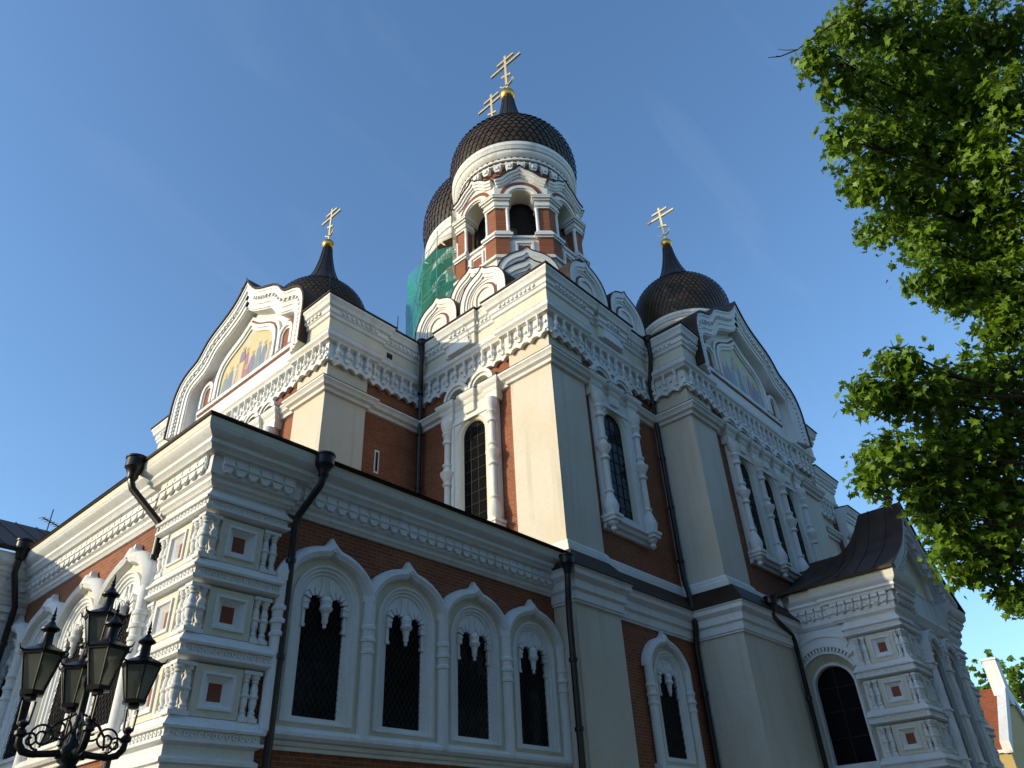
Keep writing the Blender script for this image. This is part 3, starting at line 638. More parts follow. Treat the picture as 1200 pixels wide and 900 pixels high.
DPROF = [(2.62, 27.2), (2.78, 27.65), (2.89, 28.05), (3.0, 28.45), (3.07, 28.9), (3.08, 29.3), (3.01, 29.8), (2.85, 30.25), (2.6, 30.68), (2.28, 31.06), (1.88, 31.4), (1.45, 31.72), (1.0, 32.08), (0.7, 32.5), (0.55, 33.1)]
SPROF = [(1.85, 31.43), (1.48, 31.80), (1.18, 32.2), (0.93, 32.68), (0.72, 33.25), (0.56, 33.85), (0.44, 34.42), (0.36, 34.95), (0.31, 35.42)]
CORN = [(2.4, 27.10), (2.66, 27.12), (2.66, 27.24), (2.74, 27.26), (2.74, 27.40), (2.80, 27.44), (2.88, 27.56), (2.90, 27.60), (2.90, 27.72), (2.96, 27.76), (3.0, 27.92), (3.03, 27.96), (3.03, 28.16), (2.7, 28.22)]
def dome(cx, cy, k, zref, zto, ncol, parent, czt=None, kx=None, lift_spire=0.0):
    """k scales the near dome's profile about zref, placed at zto."""
    T = lambda prof: [(r * k, (z - zref) * k + zto) for r, z in prof]
    prof = T(DPROF); czt = zto if czt is None else czt; kx = kx or k
    TC = lambda prof: [(r * k, (z - zref) * k + czt) for r, z in prof]
    mb = MB(); mb.lathe((cx, cy), [(r - 0.05 * k, z) for r, z in prof], M_TILE, 64)
    # scales: overlapping lozenges, rows shifted by half
    pts = prof; seg = [0]
    for i in range(1, len(pts)): seg.append(seg[-1] + math.hypot(pts[i][0] - pts[i - 1][0], pts[i][1] - pts[i - 1][1]))
    def at(s):
        s = min(max(s, 0), seg[-1] - 1e-6)
        for i in range(1, len(seg)):
            if s <= seg[i]:
                q = (s - seg[i - 1]) / (seg[i] - seg[i - 1]); a, b_ = pts[i - 1], pts[i]
                L = math.hypot(b_[0] - a[0], b_[1] - a[1]); nx, nz = (b_[1] - a[1]) / L, -(b_[0] - a[0]) / L
                return a[0] + (b_[0] - a[0]) * q, a[1] + (b_[1] - a[1]) * q, nx, nz
    hrow = seg[-1] / 27.0; s = 0.0; row = 0
    vs = []; fs = []
    while s < seg[-1]:
        off = 0.5 * (row % 2)
        for j in range(ncol):
            a = 2 * math.pi * (j + off) / ncol; da = math.pi / ncol * 0.97
            b0 = len(vs)
            for aa, ss, lift in ((a, s - hrow * 0.92, 0.10), (a + da, s, 0.042), (a, s + hrow * 0.95, 0.0), (a - da, s, 0.042), (a, s, 0.072)):
                r, z, nx, nz = at(ss); r += nx * lift * k * 0.8; z += nz * lift * k * 0.8
                vs.append((cx + r * math.cos(aa), cy + r * math.sin(aa), z))
            fs += [(b0, b0 + 1, b0 + 4), (b0 + 1, b0 + 2, b0 + 4), (b0 + 2, b0 + 3, b0 + 4), (b0 + 3, b0, b0 + 4)]
        s += hrow; row += 1
    b0 = len(mb.v); mb.add(vs, fs, M_TILE)
    d = mb.build("dome", parent, clean=True)
    mb = MB(); sp = [(r, z + lift_spire * (i / 8.0)) for i, (r, z) in enumerate(T(SPROF))]; mb.lathe((cx, cy), sp, M_SPIRE, 24)
    for j in range(12):
        a = 2 * math.pi * j / 12; mb.tube([(cx + (r + 0.01) * math.cos(a), cy + (r + 0.01) * math.sin(a), z) for r, z in sp], 0.02 * k, M_SPIRE, 5)
    mb.build("spire", d)
    if True:
        mb = MB(); mb.lathe((cx, cy), TC(CORN), M_WHITE, 64)
        n = int(30 * (1.5 if k > 1.3 else 1))
        for j in range(n):
            ang = 360.0 / n * j; fr = Fr(cx, cy, ang); r0 = 2.5 * k; zz = lambda z: (z - zref) * k + czt; w = 0.17 * k * 30 / n
            mb.prism(fr, [(-w, zz(27.13)), (-w, zz(26.9)), (-w * 0.6, zz(26.66)), (w * 0.6, zz(26.66)), (w, zz(26.9)), (w, zz(27.13))], r0, r0 + 0.20 * k, M_WHITE)
            mb.box(fr, -w * 0.4, w * 0.4, r0 + 0.19 * k, r0 + 0.25 * k, zz(26.8), zz(27.0), M_WHITE)
        mb.build("drum_cornice", d)
    zb = sp[-1][1]; R0 = 0.42 * k
    mb = MB(); mb.lathe((cx, cy), [(R0 * math.sin(math.pi * (0.08 + 0.84 * i / 14)), zb + R0 * 0.78 - R0 * math.cos(math.pi * (0.08 + 0.84 * i / 14))) for i in range(15)] + [(0.08 * k, zb + 1.78 * R0), (0.05 * k, zb + 2.2 * R0)], M_GOLD, 28)
    mb.build("orb", d)
    # orthodox cross
    c0 = zb + 1.9 * R0; k = kx; H = 3.15 * k; fr = Fr(cx, cy, 180); t = 0.075 * k; e = 0.05 * k
    mb = MB(); mb.box(fr, -t, t, -e, e, c0, c0 + H, M_CROSS)
    mb.box(fr, -1.12 * k, 1.12 * k, -e * 1.05, e * 1.05, c0 + H * 0.70, c0 + H * 0.70 + 2 * t, M_CROSS)
    mb.box(fr, -0.62 * k, 0.62 * k, -e * 1.05, e * 1.05, c0 + H * 0.86, c0 + H * 0.86 + 2 * t, M_CROSS)
    mb.prism(fr, [(-0.34 * k, c0 + H * 0.43), (-0.34 * k, c0 + H * 0.43 + 2 * t), (0.34 * k, c0 + H * 0.35 + 2 * t), (0.34 * k, c0 + H * 0.35)], -e * 1.1, e * 1.1, M_CROSS)
    cres = []
    for i in range(9):
        a = math.pi * (1.08 + 0.84 * i / 8); cres.append((0.52 * k * math.cos(a), c0 + H * 0.27 + 0.5 * k * math.sin(a)))
    inn = [(x * 0.86, z + 0.12 * k * (1 - abs(x) / (0.6 * k))) for x, z in cres]
    mb.strip(fr, cres, inn, -e, e, M_CROSS)
    mb.build("cross", d)
    return d
dome(TX, TY, 1.0, 0, 0, 60, CA)
for cx, cy, k, zt, ls in ((37.3, 16.9, 1.0, 30.95, 0.0), (20.4, 33.4, 0.96, 30.6, 0.3)):
    d = dome(cx, cy, k, 29.4, zt, 60, CA, czt=zt - 0.75, lift_spire=ls)
    mb = MB(); mb.lathe((cx, cy), [(2.4 * k, 17.9), (2.4 * k, zt - 2.8)], M_BRICK, 40); mb.build("drum", CA)
dome(28.5, 25.0, 1.66, 29.4, 38.1, 76, CA, czt=37.6, kx=1.3)
mb = MB(); mb.lathe((28.5, 25.0), [(4.25, 17.8), (4.25, 34.2)], M_BRICK, 64)
for j in range(12):
    fr = Fr(28.5 + 4.2 * math.cos(rad(30 * j + 15)), 25 + 4.2 * math.sin(rad(30 * j + 15)), 30 * j + 15)
    mb.strip(fr, arch(0, 0.95, 27.5, 31.2), arch(0, 0.7, 27.5, 31.2), -0.1, 0.28, M_WHITE); mb.face(fr, arch(0, 0.7, 27.5, 31.2), 0.1, M_DARK)
mb.build("drum", CA)

# ---- low annex with arched windows
XA, YA = 5.85, 12.53
XAW, YAW = 5.946, 12.67
mb = MB(); mb.wbox(XAW, XM + 0.2, 14.1, 24.0, GB, 7.3, M_BRICK); mb.wbox(7.3, XM + 0.1, YAW, 14.3, GB, 7.28, M_BRICK)
annex = mb.build("annex", CA)
ACOR = [(-0.25, 6.42), (0.05, 6.44), (0.08, 6.50), (0.11, 6.52), (0.11, 6.60), (0.17, 6.64), (0.17, 7.0), (0.30, 7.03), (0.33, 7.10), (0.38, 7.14), (0.36, 7.24), (0.50, 7.33), (0.52, 7.38), (0.53, 7.56), (-0.25, 7.57)]
def annex_teeth(mb, path):
    def unit(fr, s, st):
        w = st * 0.40
        mb.prism(fr, [(s - w, 7.02), (s - w, 6.82), (s - w * 0.92, 6.76), (s - w * 0.7, 6.715), (s - w * 0.35, 6.685), (s, 6.675), (s + w * 0.35, 6.685), (s + w * 0.7, 6.715), (s + w * 0.92, 6.76), (s + w, 6.82), (s + w, 7.02)], 0.12, 0.235, M_WHITE)
        mb.box(fr, s - w * 1.04, s + w * 1.04, 0.12, 0.26, 6.835, 6.87, M_WHITE); mb.box(fr, s - w * 0.5, s + w * 0.5, 0.12, 0.25, 6.68, 6.71, M_WHITE)
        spindle(mb, fr, s + st / 2, 0.20, 6.74, 7.03, 0.04, M_WHITE, 7)
    units(path, 0.285, unit)
apath = [(XAW, 22.2), (XAW, 14.29), (XA, 14.29), (XA, YA), (7.44, YA), (7.44, YAW), (XM - pp + 0.02, YAW)]
mb = MB(); mb.sweep_plan(apath, ACOR, M_WHITE); annex_teeth(mb, apath); mb.sweep_plan(apath, [(0.5218, 7.40), (0.527, 7.40), (0.535, 7.55), (0.5305, 7.55)], M_PALE); mb.build("cornice", annex)
mb = MB(); mb.sweep_plan(apath, [(-0.2, 7.60), (0.555, 7.57), (0.575, 7.60), (0.575, 7.63), (-0.2, 7.72)], M_ROOF)
x0, y0 = XA - 0.5, YA - 0.5
mb.add([(x0, 22.3, 7.61), (x0, y0, 7.61), (16.3, y0, 7.61), (16.3, 17.0, 8.6), (12.0, 19.0, 8.6), (12.0, 22.3, 8.6), (10.6, 17.2, 8.6)], [(0, 1, 6, 4, 5), (1, 2, 3, 4, 6)], M_ROOF)
mb.build("annex_roof", annex)

def panel_stage(mb_list, fr, cs, z0, z1, hw, pan, brick=0.125):
    """One square coffer: cream field, white splayed frame, small brick square."""
    mb = mb_list; zc = (z0 + z1) / 2; hz = (z1 - z0) / 2
    def sq(h, v): return [(cs - h, zc - v), (cs + h, zc - v), (cs + h, zc + v), (cs - h, zc + v)]
    mb.loft(fr, sq(hw, hz), 0.0, sq(hw, hz), -0.2, M_PALE, True)
    mb.loft(fr, sq(hw, hz), 0.0, sq(hw * 0.70, hz * 0.72), 0.0, M_PALE, True)
    mb.loft(fr, sq(hw * 0.70, hz * 0.72), 0.0, sq(hw * 0.70, hz * 0.72), 0.035, M_WHITE, True)
    mb.loft(fr, sq(hw * 0.70, hz * 0.72), 0.035, sq(hw * 0.6, hz * 0.62), 0.035, M_WHITE, True)
    mb.loft(fr, sq(hw * 0.6, hz * 0.62), 0.035, sq(hw * 0.56, hz * 0.58), -0.01, M_WHITE, True)
    mb.loft(fr, sq(hw * 0.56, hz * 0.58), -0.01, sq(brick + 0.05, brick + 0.07), -0.05, M_WHITE, True)
    mb.loft(fr, sq(brick + 0.05, brick + 0.07), -0.05, sq(brick, brick + 0.02), -0.09, M_WHITE, True)
    mb.face(fr, sq(brick, brick + 0.02), -0.09, M_REDP)

def baluster(fr, s, d, z0, z1, r, parent, name="baluster"):
    x, y, _ = fr.p(s, d, 0); h = z1 - z0
    P = [(1.15, 0), (1.15, 0.05), (0.7, 0.08), (0.95, 0.13), (0.7, 0.17), (0.62, 0.2), (0.88, 0.28), (1.0, 0.38), (0.9, 0.44), (1.2, 0.47), (1.25, 0.5), (1.2, 0.53), (0.9, 0.56), (1.0, 0.64), (0.85, 0.72), (0.62, 0.8), (0.95, 0.84), (0.7, 0.88), (1.1, 0.93), (1.15, 1.0)]
    mb = MB(); mb.lathe((x, y), [(r * a, z0 + h * b_) for a, b_ in P], M_WHITE, 12)
    mb.box(fr, s - r * 1.2, s + r * 1.2, d - r * 1.2 - 0.05, d + r * 1.2, z0 - 0.07, z0, M_WHITE); mb.box(fr, s - r * 1.2, s + r * 1.2, d - r * 1.2 - 0.05, d + r * 1.25, z1, z1 + 0.06, M_WHITE)
    return mb.build(name, parent)

def rope_band(mb, path, zt, m=M_WHITE, k=1.0):
    mb.sweep_plan(path, [(-0.22, zt - 0.30), (0.0, zt - 0.27), (0.06, zt - 0.24), (0.10, zt - 0.22), (0.10, zt - 0.17), (0.05, zt - 0.165), (0.05, zt - 0.045), (0.11, zt - 0.04), (0.12, zt), (0.08, zt + 0.03), (0.0, zt + 0.16), (-0.22, zt + 0.2)], m)
    def ring(fr, s, st):
        mb.strip(fr, [(s + 0.048 * math.cos(a * math.pi / 4), zt - 0.105 + 0.048 * math.sin(a * math.pi / 4)) for a in range(9)], [(s + 0.02 * math.cos(a * math.pi / 4), zt - 0.105 + 0.02 * math.sin(a * math.pi / 4)) for a in range(9)], 0.03, 0.075, m)
    units(path, 0.125, ring)

# corner pier of the annex
mb = MB(); mb.wbox(XA + 0.2, 7.36, YA + 0.2, 14.2, GB, 6.6, M_WHITE)
stages = [(6.22, 5.02), (4.92, 3.72), (3.62, 2.42)]
cpath = [(XA, 14.29), (XA, YA), (7.44, YA)]
for zt in (6.22, 4.92, 3.62, 2.32): rope_band(mb, [(XAW + 0.1, 14.29)] + cpath + [(7.44, YAW + 0.1)], zt)
mb.sweep_plan([(XAW + 0.1, 14.29)] + cpath + [(7.44, YAW + 0.1)], [(-0.22, 1.0), (0.0, 1.0), (0.0, 1.78), (0.06, 1.8), (0.06, 1.86), (0.0, 1.9), (0.0, 2.05), (-0.22, 2.06)], M_WHITE)
mb.sweep_plan([(XAW + 0.1, 14.29)] + cpath + [(7.44, YAW + 0.1)], [(-0.22, GB), (0.06, GB), (0.06, 0.96), (0.02, 1.0), (-0.22, 1.0)], M_WHITE)
mb.sweep_plan([(XAW + 0.1, 14.29)] + cpath + [(7.44, YAW + 0.1)], [(-0.22, 6.2), (0.0, 6.2), (0.0, 6.45), (-0.22, 6.45)], M_WHITE)
pier = mb.build("corner_pier", CA)
frR, frL = RF(YA), LF(XA)
for zt, _ in stages:
    z1 = zt - 0.31; z0 = zt - 1.30 + 0.17
    mb = MB(); panel_stage(mb, frR, 6.60, z0 + 0.0, z1, 0.43, None); mb.build("coffer", pier)
    mb = MB(); panel_stage(mb, frL, -13.47, z0, z1, 0.43, None); mb.build("coffer", pier)
    for s in (6.07, 7.13, 7.31): baluster(frR, s, -0.06, z0 + 0.06, z1 - 0.06, 0.072, pier)
    for s in (-12.75, -12.93, -14.0, -14.18): baluster(frL, s, -0.06, z0 + 0.06, z1 - 0.06, 0.072, pier)
    baluster(frR, XA + 0.035, -0.035, z0 + 0.06, z1 - 0.06, 0.08, pier)

# arched window of the annex, s axis at c
def annex_window(fr, c, parent, left_col=True, right_col=True, z_sill=2.42):
    HWB = 1.042
    mb = MB()
    hood = []
    R_, RZ, zc = 1.09, 0.95, 4.85
    a0 = math.acos(HWB / R_)
    for i in range(49):
        a = math.pi - a0 - (math.pi - 2 * a0) * i / 48
        s, z = R_ * math.cos(a), zc + RZ * math.sin(a)
        z += 0.11 * max(0, 1 - abs(s) / 0.16) ** 1.2
        hood.append((c + s, z))
    hood = [(c - HWB, 5.0)] + hood + [(c + HWB, 5.0)]
    mb.sweep_face(fr, hood, [(0.15, 0.02), (0.15, 0.14), (0.09, 0.24), (0.0, 0.285), (-0.09, 0.24), (-0.13, 0.14), (-0.13, 0.02)], M_WHITE)
    # keel tip
    mb.add([fr.p(c - 0.16, 0.03, 5.95), fr.p(c + 0.16, 0.03, 5.95), fr.p(c, 0.03, 6.17), fr.p(c, 0.30, 5.80), fr.p(c - 0.17, 0.2, 5.90), fr.p(c + 0.17, 0.2, 5.90), fr.p(c, 0.14, 6.16)], [(0, 4, 6, 2), (1, 2, 6, 5), (4, 3, 6), (3, 5, 6), (0, 1, 5, 3, 4)], M_WHITE)
    # backing plate and stepped frames
    bp = [(c - HWB, z_sill)] + [q for q in hood[1:-1]] + [(c + HWB, z_sill)]
    bp = [(c - HWB, z_sill), (c - HWB, 4.9)] + [(a, b_ - 0.05) for a, b_ in hood[1:-1]] + [(c + HWB, 4.9), (c + HWB, z_sill)]
    steps = [(0.80, 4.74, 0.10, M_PALE), (0.79, 4.76, 0.155, M_WHITE), (0.735, 4.78, 0.16, M_WHITE), (0.70, 4.79, 0.12, M_WHITE), (0.64, 4.80, 0.12, M_WHITE), (0.61, 4.81, 0.08, M_WHITE), (0.555, 4.82, 0.08, M_WHITE), (0.525, 4.83, 0.045, M_WHITE), (0.48, 4.85, 0.04, M_WHITE), (0.48, 4.85, 0.018, M_WHITE)]
    mb.prism(fr, bp, -0.02, 0.006, M_PALE)
    zb = 2.70
    o = arch(c, 0.80, z_sill + 0.15, 4.74, 20)
    mb.loft(fr, arch(c, 1.0, z_sill, 4.72, 20), 0.10, o, 0.10, M_PALE)
    mb.face(fr, [(c - 1.0, z_sill), (c + 1.0, z_sill), (c + 0.80, z_sill + 0.15), (c - 0.80, z_sill + 0.15)], 0.10, M_PALE)
    pv = (o, 0.10)
    for hw, zs, d, mt in steps[1:]:
        zbb = z_sill + 0.15 + (zb - z_sill - 0.15) * (0.80 - hw) / 0.32
        A = arch(c, hw, zbb, zs, 20)
        mb.loft(fr, pv[0], pv[1], A, d, M_WHITE, True); pv = (A, d)
    w = mb.build("window", parent)
    g = MB(); g.face(fr, arch(c, 0.48, zb, 4.85, 20), 0.012, M_GLASS); g.build("glass", w)
    # twin scalloped arches with a hanging pendant
    mb = MB()
    top = [(c + 0.5 * math.cos(math.pi * (1 - i / 16)), 4.85 + 0.5 * math.sin(math.pi * (1 - i / 16))) for i in range(17)]
    low = [(c + 0.25 + 0.225 * math.cos(math.pi * i / 10), 4.76 + 0.235 * math.sin(math.pi * i / 10)) for i in range(11)] + [(c, 4.68)] + [(c - 0.25 + 0.225 * math.cos(math.pi * i / 10), 4.76 + 0.235 * math.sin(math.pi * i / 10)) for i in range(11)]
    mb.prism(fr, top + [(c + 0.5, 4.6), (c + 0.478, 4.6)] + low + [(c - 0.478, 4.6), (c - 0.5, 4.6)], 0.014, 0.055, M_WHITE)
    for sg in (-1, 1):
        for i in range(7):
            a = math.pi * (0.02 + 0.96 * i / 6); ca, sa = math.cos(a), math.sin(a); cc = c + sg * 0.25
            u = (ca, sa); v = (-sa, ca)
            q = [(cc + u[0] * 0.15 + v[0] * k1 * 0.022, 4.76 + u[1] * 0.16 + v[1] * k1 * 0.022) for k1 in (-1, 1)] + [(cc + u[0] * 0.285 + v[0] * k1 * 0.05, 4.76 + u[1] * 0.30 + v[1] * k1 * 0.05) for k1 in (1, -1)]
            mb.prism(fr, q, 0.04, 0.135, M_WHITE)
        mb.box(fr, c + sg * 0.47 - 0.06, c + sg * 0.47 + 0.06, 0.014, 0.12, 4.62, 4.74, M_WHITE); mb.box(fr, c + sg * 0.48 - 0.04, c + sg * 0.48 + 0.04, 0.014, 0.10, 4.28, 4.34, M_WHITE)
        mb.box(fr, c + sg * 0.485 - 0.03, c + sg * 0.485 + 0.03, 0.014, 0.09, 4.34, 4.62, M_WHITE)
        mb.box(fr, c + sg * 0.09 - 0.025, c + sg * 0.09 + 0.025, 0.05, 0.09, 5.05, 5.3, M_WHITE)
    mb.build("tracery", w)
    mb = MB(); x, y, _ = fr.p(c, 0.10, 0)
    mb.lathe((x, y), [(0.015, 4.30), (0.045, 4.33), (0.03, 4.37), (0.065, 4.43), (0.06, 4.52), (0.075, 4.56), (0.075, 4.60), (0.13, 4.66), (0.14, 4.70), (0.11, 4.74), (0.12, 4.84), (0.07, 4.92)], M_WHITE, 12); mb.build("pendant", w)
    mb = MB(); sp = 0.20; hw = 0.48
    for k in range(-40, 40):
        for sg in (-1, 1):
            # line s - c = sg*(z - zb - k*sp) * 0.62
            pts = []
            for z in (zb, 4.95):
                pts.append((sg * 0.62 * (z - zb - k * sp), z))
            (s0, z0), (s1, z1) = pts
            t0, t1 = 0.0, 1.0; ds = s1 - s0
            ta, tb = sorted(((-hw - s0) / ds, (hw - s0) / ds)); t0, t1 = max(t0, ta), min(t1, tb)
            if t1 - t0 < 0.01: continue
            A = (s0 + ds * t0, z0 + (z1 - z0) * t0); B = (s0 + ds * t1, z0 + (z1 - z0) * t1)
            mb.tube([fr.p(c + A[0], 0.05 + 0.006 * sg, A[1]), fr.p(c + B[0], 0.05 + 0.006 * sg, B[1])], 0.006, M_IRON, 4)
    mb.build("grille", w)
    for flag, sg in ((left_col, -1), (right_col, 1)):
        if not flag: continue
        mb = MB(); x, y, _ = fr.p(c + sg * HWB, 0.14, 0)
        mb.lathe((x, y), [(0.13, z_sill - 0.05), (0.125, 3.95), (0.15, 3.97), (0.15, 4.03), (0.125, 4.06), (0.135, 4.18), (0.165, 4.2), (0.165, 4.26), (0.13, 4.3), (0.14, 4.42), (0.16, 4.44), (0.16, 4.50), (0.13, 4.54), (0.13, 5.05)], M_WHITE, 14)
        mb.build("column", w)
    return w
fr = RF(YAW); dw = 2.083; c0 = 8.62
for k in range(4): annex_window(fr, c0 + k * dw, CA, k == 0, True)
mb = MB(); mb.sweep_plan([(7.46, YAW), (15.97, YAW)], [(-0.1, 2.12), (0.06, 2.12), (0.06, 2.18), (0.11, 2.2), (0.12, 2.26), (0.20, 2.28), (0.25, 2.34), (0.25, 2.40), (0.2, 2.46), (0.1, 2.5), (-0.1, 2.52)], M_WHITE)
mb.sweep_plan([(7.46, YAW), (15.97, YAW)], [(-0.1, 0.6), (0.16, 0.6), (0.12, 0.8), (-0.1, 0.8)], M_WHITE); mb.sweep_plan([(7.46, YAW), (15.97, YAW)], [(-0.1, GB), (0.14, GB), (0.14, 0.6), (-0.1, 0.6)], M_WHITE)
mb.build("sill", annex)
fr = LF(XAW)
for k in range(4): annex_window(fr, -15.36 - k * dw, CA, True, k == 0)
mb = MB(); mb.sweep_plan([(XAW, 22.0), (XAW, 14.3)], [(-0.1, 2.12), (0.06, 2.12), (0.06, 2.18), (0.11, 2.2), (0.12, 2.26), (0.20, 2.28), (0.25, 2.34), (0.25, 2.40), (0.2, 2.46), (0.1, 2.5), (-0.1, 2.52)], M_WHITE)
mb.sweep_plan([(XAW, 22.0), (XAW, 14.3)], [(-0.1, GB), (0.14, GB), (0.14, 0.7), (0.1, 0.8), (-0.1, 0.8)], M_WHITE)
mb.build("sill", annex)
# window in the plinth of the corner block
annex_window(RF(YM - 0.21), 20.28, CA)
mb = MB(); mb.sweep_plan([(19.1, YM - 0.21), (21.46, YM - 0.21)], [(-0.1, 2.12), (0.06, 2.12), (0.12, 2.26), (0.20, 2.28), (0.25, 2.34), (0.25, 2.40), (0.1, 2.5), (-0.1, 2.52)], M_WHITE); mb.build("sill", pb)

# ---- west vestibule at the left edge
VX, VY = 0.2, 21.75
mb = MB(); mb.wbox(VX, 7.0, VY, 30, GB, 7.5, M_WHITE); ve = mb.build("vestibule", CA)
vp = [(VX, 29), (VX, VY), (6.1, VY)]
mb = MB(); mb.sweep_plan(vp, [(d, z - 0.05) for d, z in ACOR], M_WHITE); annex_teeth(mb, vp); mb.build("cornice", ve)
mb = MB()
for zt in (6.22, 4.92, 3.62, 2.32): rope_band(mb, vp, zt)
mb.build("moulding", ve)
mb = MB(); y0 = VY - 0.62; x0 = VX - 0.62
mb.add([(x0, y0, 7.52), (8.0, y0, 7.52), (8.0, 26, 10.0), (3.2, 26, 10.0), (x0, 31, 7.52), (x0, y0, 7.64), (8.0, y0, 7.64), (8.0, 26, 10.12), (3.2, 26, 10.12), (x0, 31, 7.64)], [(0, 1, 2, 3), (0, 3, 4), (5, 6, 7, 8), (5, 8, 9), (0, 1, 6, 5), (0, 5, 9, 4)], M_ROOF)
for k in range(14):
    x = x0 + 0.5 + k * 0.6
    yy = min(26, y0 + max(0, (x - x0)) * 1.2)
    mb.tube([(x, y0, 7.66), (x, yy, 7.66 + (yy - y0) * (2.48 / (26 - y0)))], 0.018, M_ROOF, 5)
mb.build("roof", ve)
for k in range(3):
    zt = (6.22, 4.92, 3.62)[k]; z1 = zt - 0.31; z0 = zt - 1.13; fr = RF(VY - 0.1)
    for s in (4.55, 4.8): baluster(fr, s, 0.08, z0 + 0.06, z1 - 0.06, 0.1, ve)

# ---- gabled porch on the right
PX, PY, PX2 = 26.24, 6.93, 33.3
PCX = 29.74
mb = MB(); mb.wbox(PX + 0.56, PX2 - 0.1, PY + 0.42, YR - 0.3, GB, 8.0, M_WHITE); mb.wbox(PX + 0.1, PX + 0.5, 8.5, YR - 0.35, GB, 1.21, M_WHITE); mb.wbox(PX + 0.1, PX + 0.5, 8.5, YR - 0.35, 6.71, 7.96, M_WHITE); po = mb.build("porch", CA)
ZB0, HP = 6.49, 1.334
ppth = [(PX, YR - 0.4), (PX, 10.55), (PX + 0.10, 10.55), (PX + 0.10, 8.85), (PX, 8.85), (PX, PY), (PX + 1.75, PY)]
PCOR = [(-0.25, 6.72), (0.03, 6.74), (0.06, 6.80), (0.09, 6.82), (0.09, 7.02), (0.15, 7.05), (0.15, 7.32), (0.26, 7.35), (0.28, 7.43), (0.33, 7.47), (0.31, 7.56), (0.42, 7.66), (0.44, 7.72), (0.46, 7.96), (-0.25, 7.97)]
def porch_teeth(mb, path):
    def unit(fr, s, st):
        mb.box(fr, s - 0.115, s + 0.115, 0.1, 0.27, 7.24, 7.34, M_WHITE); mb.box(fr, s - 0.10, s + 0.10, 0.1, 0.21, 7.13, 7.24, M_WHITE)
        x, y, _ = fr.p(s, 0.15, 0); mb.lathe((x, y), [(0.02, 6.97), (0.07, 7.02), (0.09, 7.08), (0.06, 7.15), (0.08, 7.2), (0.08, 7.26)], M_WHITE, 8)
    units(path, 0.285, unit)
for q in (ppth, [(PX2 - 1.75, PY), (PX2, PY), (PX2, YR - 0.4)]):
    mb = MB(); mb.sweep_plan(q, PCOR, M_WHITE); porch_teeth(mb, q); mb.sweep_plan(q, [(0.4425, 7.74), (0.447, 7.74), (0.466, 7.955), (0.4605, 7.955)], M_PALE); mb.build("cornice", po)
# roof: swept ogee surface, high at the front, lower towards the cathedral
def roof_z(x, y):
    t = min(1.0, abs(x - PCX) / 4.05); e = 8.02
    A = 3.42
    if y > 8.05: q = min(1.0, (y - 8.05) / 1.35); A = 3.42 - 1.32 * (1 - (1 - q) ** 2)
    g = (1 - t) ** 1.15 * (1 - 0.22 * math.sin(math.pi * t))
    return e + A * g
mb = MB(); NX, NY = 40, 40; y0, y1 = PY - 0.5, YR - 0.02
for lay in (0, 1):
    vs = []
    for j in range(NY + 1):
        for i in range(NX + 1):
            x = PCX - 4.05 + 8.1 * i / NX; y = y0 + (y1 - y0) * j / NY
            vs.append((x, y, roof_z(x, y) + (0.0 if lay else -0.07)))
    mb.add(vs, [(j * (NX + 1) + i, j * (NX + 1) + i + 1, (j + 1) * (NX + 1) + i + 1, (j + 1) * (NX + 1) + i) for j in range(NY) for i in range(NX)], M_ROOF)
    if lay == 0: base_n = len(vs)
mb.add([(PCX - 4.05 + 8.1 * i / NX, y0, roof_z(PCX - 4.05 + 8.1 * i / NX, y0) - 0.07 * k) for k in (0, 1) for i in range(NX + 1)], [(i, i + 1, NX + 2 + i, NX + 1 + i) for i in range(NX)], M_ROOF)
for sx in (-1, 1): mb.wbox(PCX + sx * 4.05 - 0.012, PCX + sx * 4.05 + 0.012, y0, y1, 7.94, 8.03, M_ROOF)
for y in [y0 + 0.62 * k for k in range(1, 7)]:
    for sx in (-1, 1):
        mb.tube([(PCX + sx * 4.05 * i / 16, y, roof_z(PCX + 4.05 * i / 16, y) + 0.012) for i in range(17)], 0.022, M_ROOF, 5)
mb.build("roof", po)
mb = MB(); mb.tube([(PCX, PY - 0.1, 11.42), (PCX, PY - 0.1, 11.66)], 0.03, M_IRON); mb.tube([(PCX, PY - 0.28, 11.72), (PCX, PY + 0.12, 11.72)], [0.13, 0.06], M_IRON, 10); mb.build("loudspeaker", po)
# front gable
fr = RF(PY)
gc = [(PCX - 3.5 + 7.0 * i / 24, roof_z(PCX - 3.5 + 7.0 * i / 24, PY) - 0.09) for i in range(25)]
mb = MB(); mb.prism(fr, [(PCX - 3.5, 7.95)] + gc + [(PCX + 3.5, 7.95)], -0.3, 0.0, M_WHITE)
for o0, o1, d in ((0.0, 0.22, 0.44), (0.22, 0.4, 0.36), (0.4, 0.62, 0.26), (0.62, 0.8, 0.16)):
    mb.strip(fr, offset(gc, o0), offset(gc, o1), -0.05, d, M_WHITE)
for i in range(1, 24):
    (a, b_) = offset(gc, 0.51)[i]; mb.box(fr, a - 0.09, a + 0.09, 0.2, 0.36, b_ - 0.1, b_ + 0.1, M_WHITE)
mb.strip(fr, arch(PCX, 1.55, 8.0, 8.3), arch(PCX, 1.3, 8.0, 8.3), -0.05, 0.12, M_WHITE); mb.face(fr, arch(PCX, 1.3, 8.0, 8.3), 0.012, M_MOS)
mb.build("gable", po)
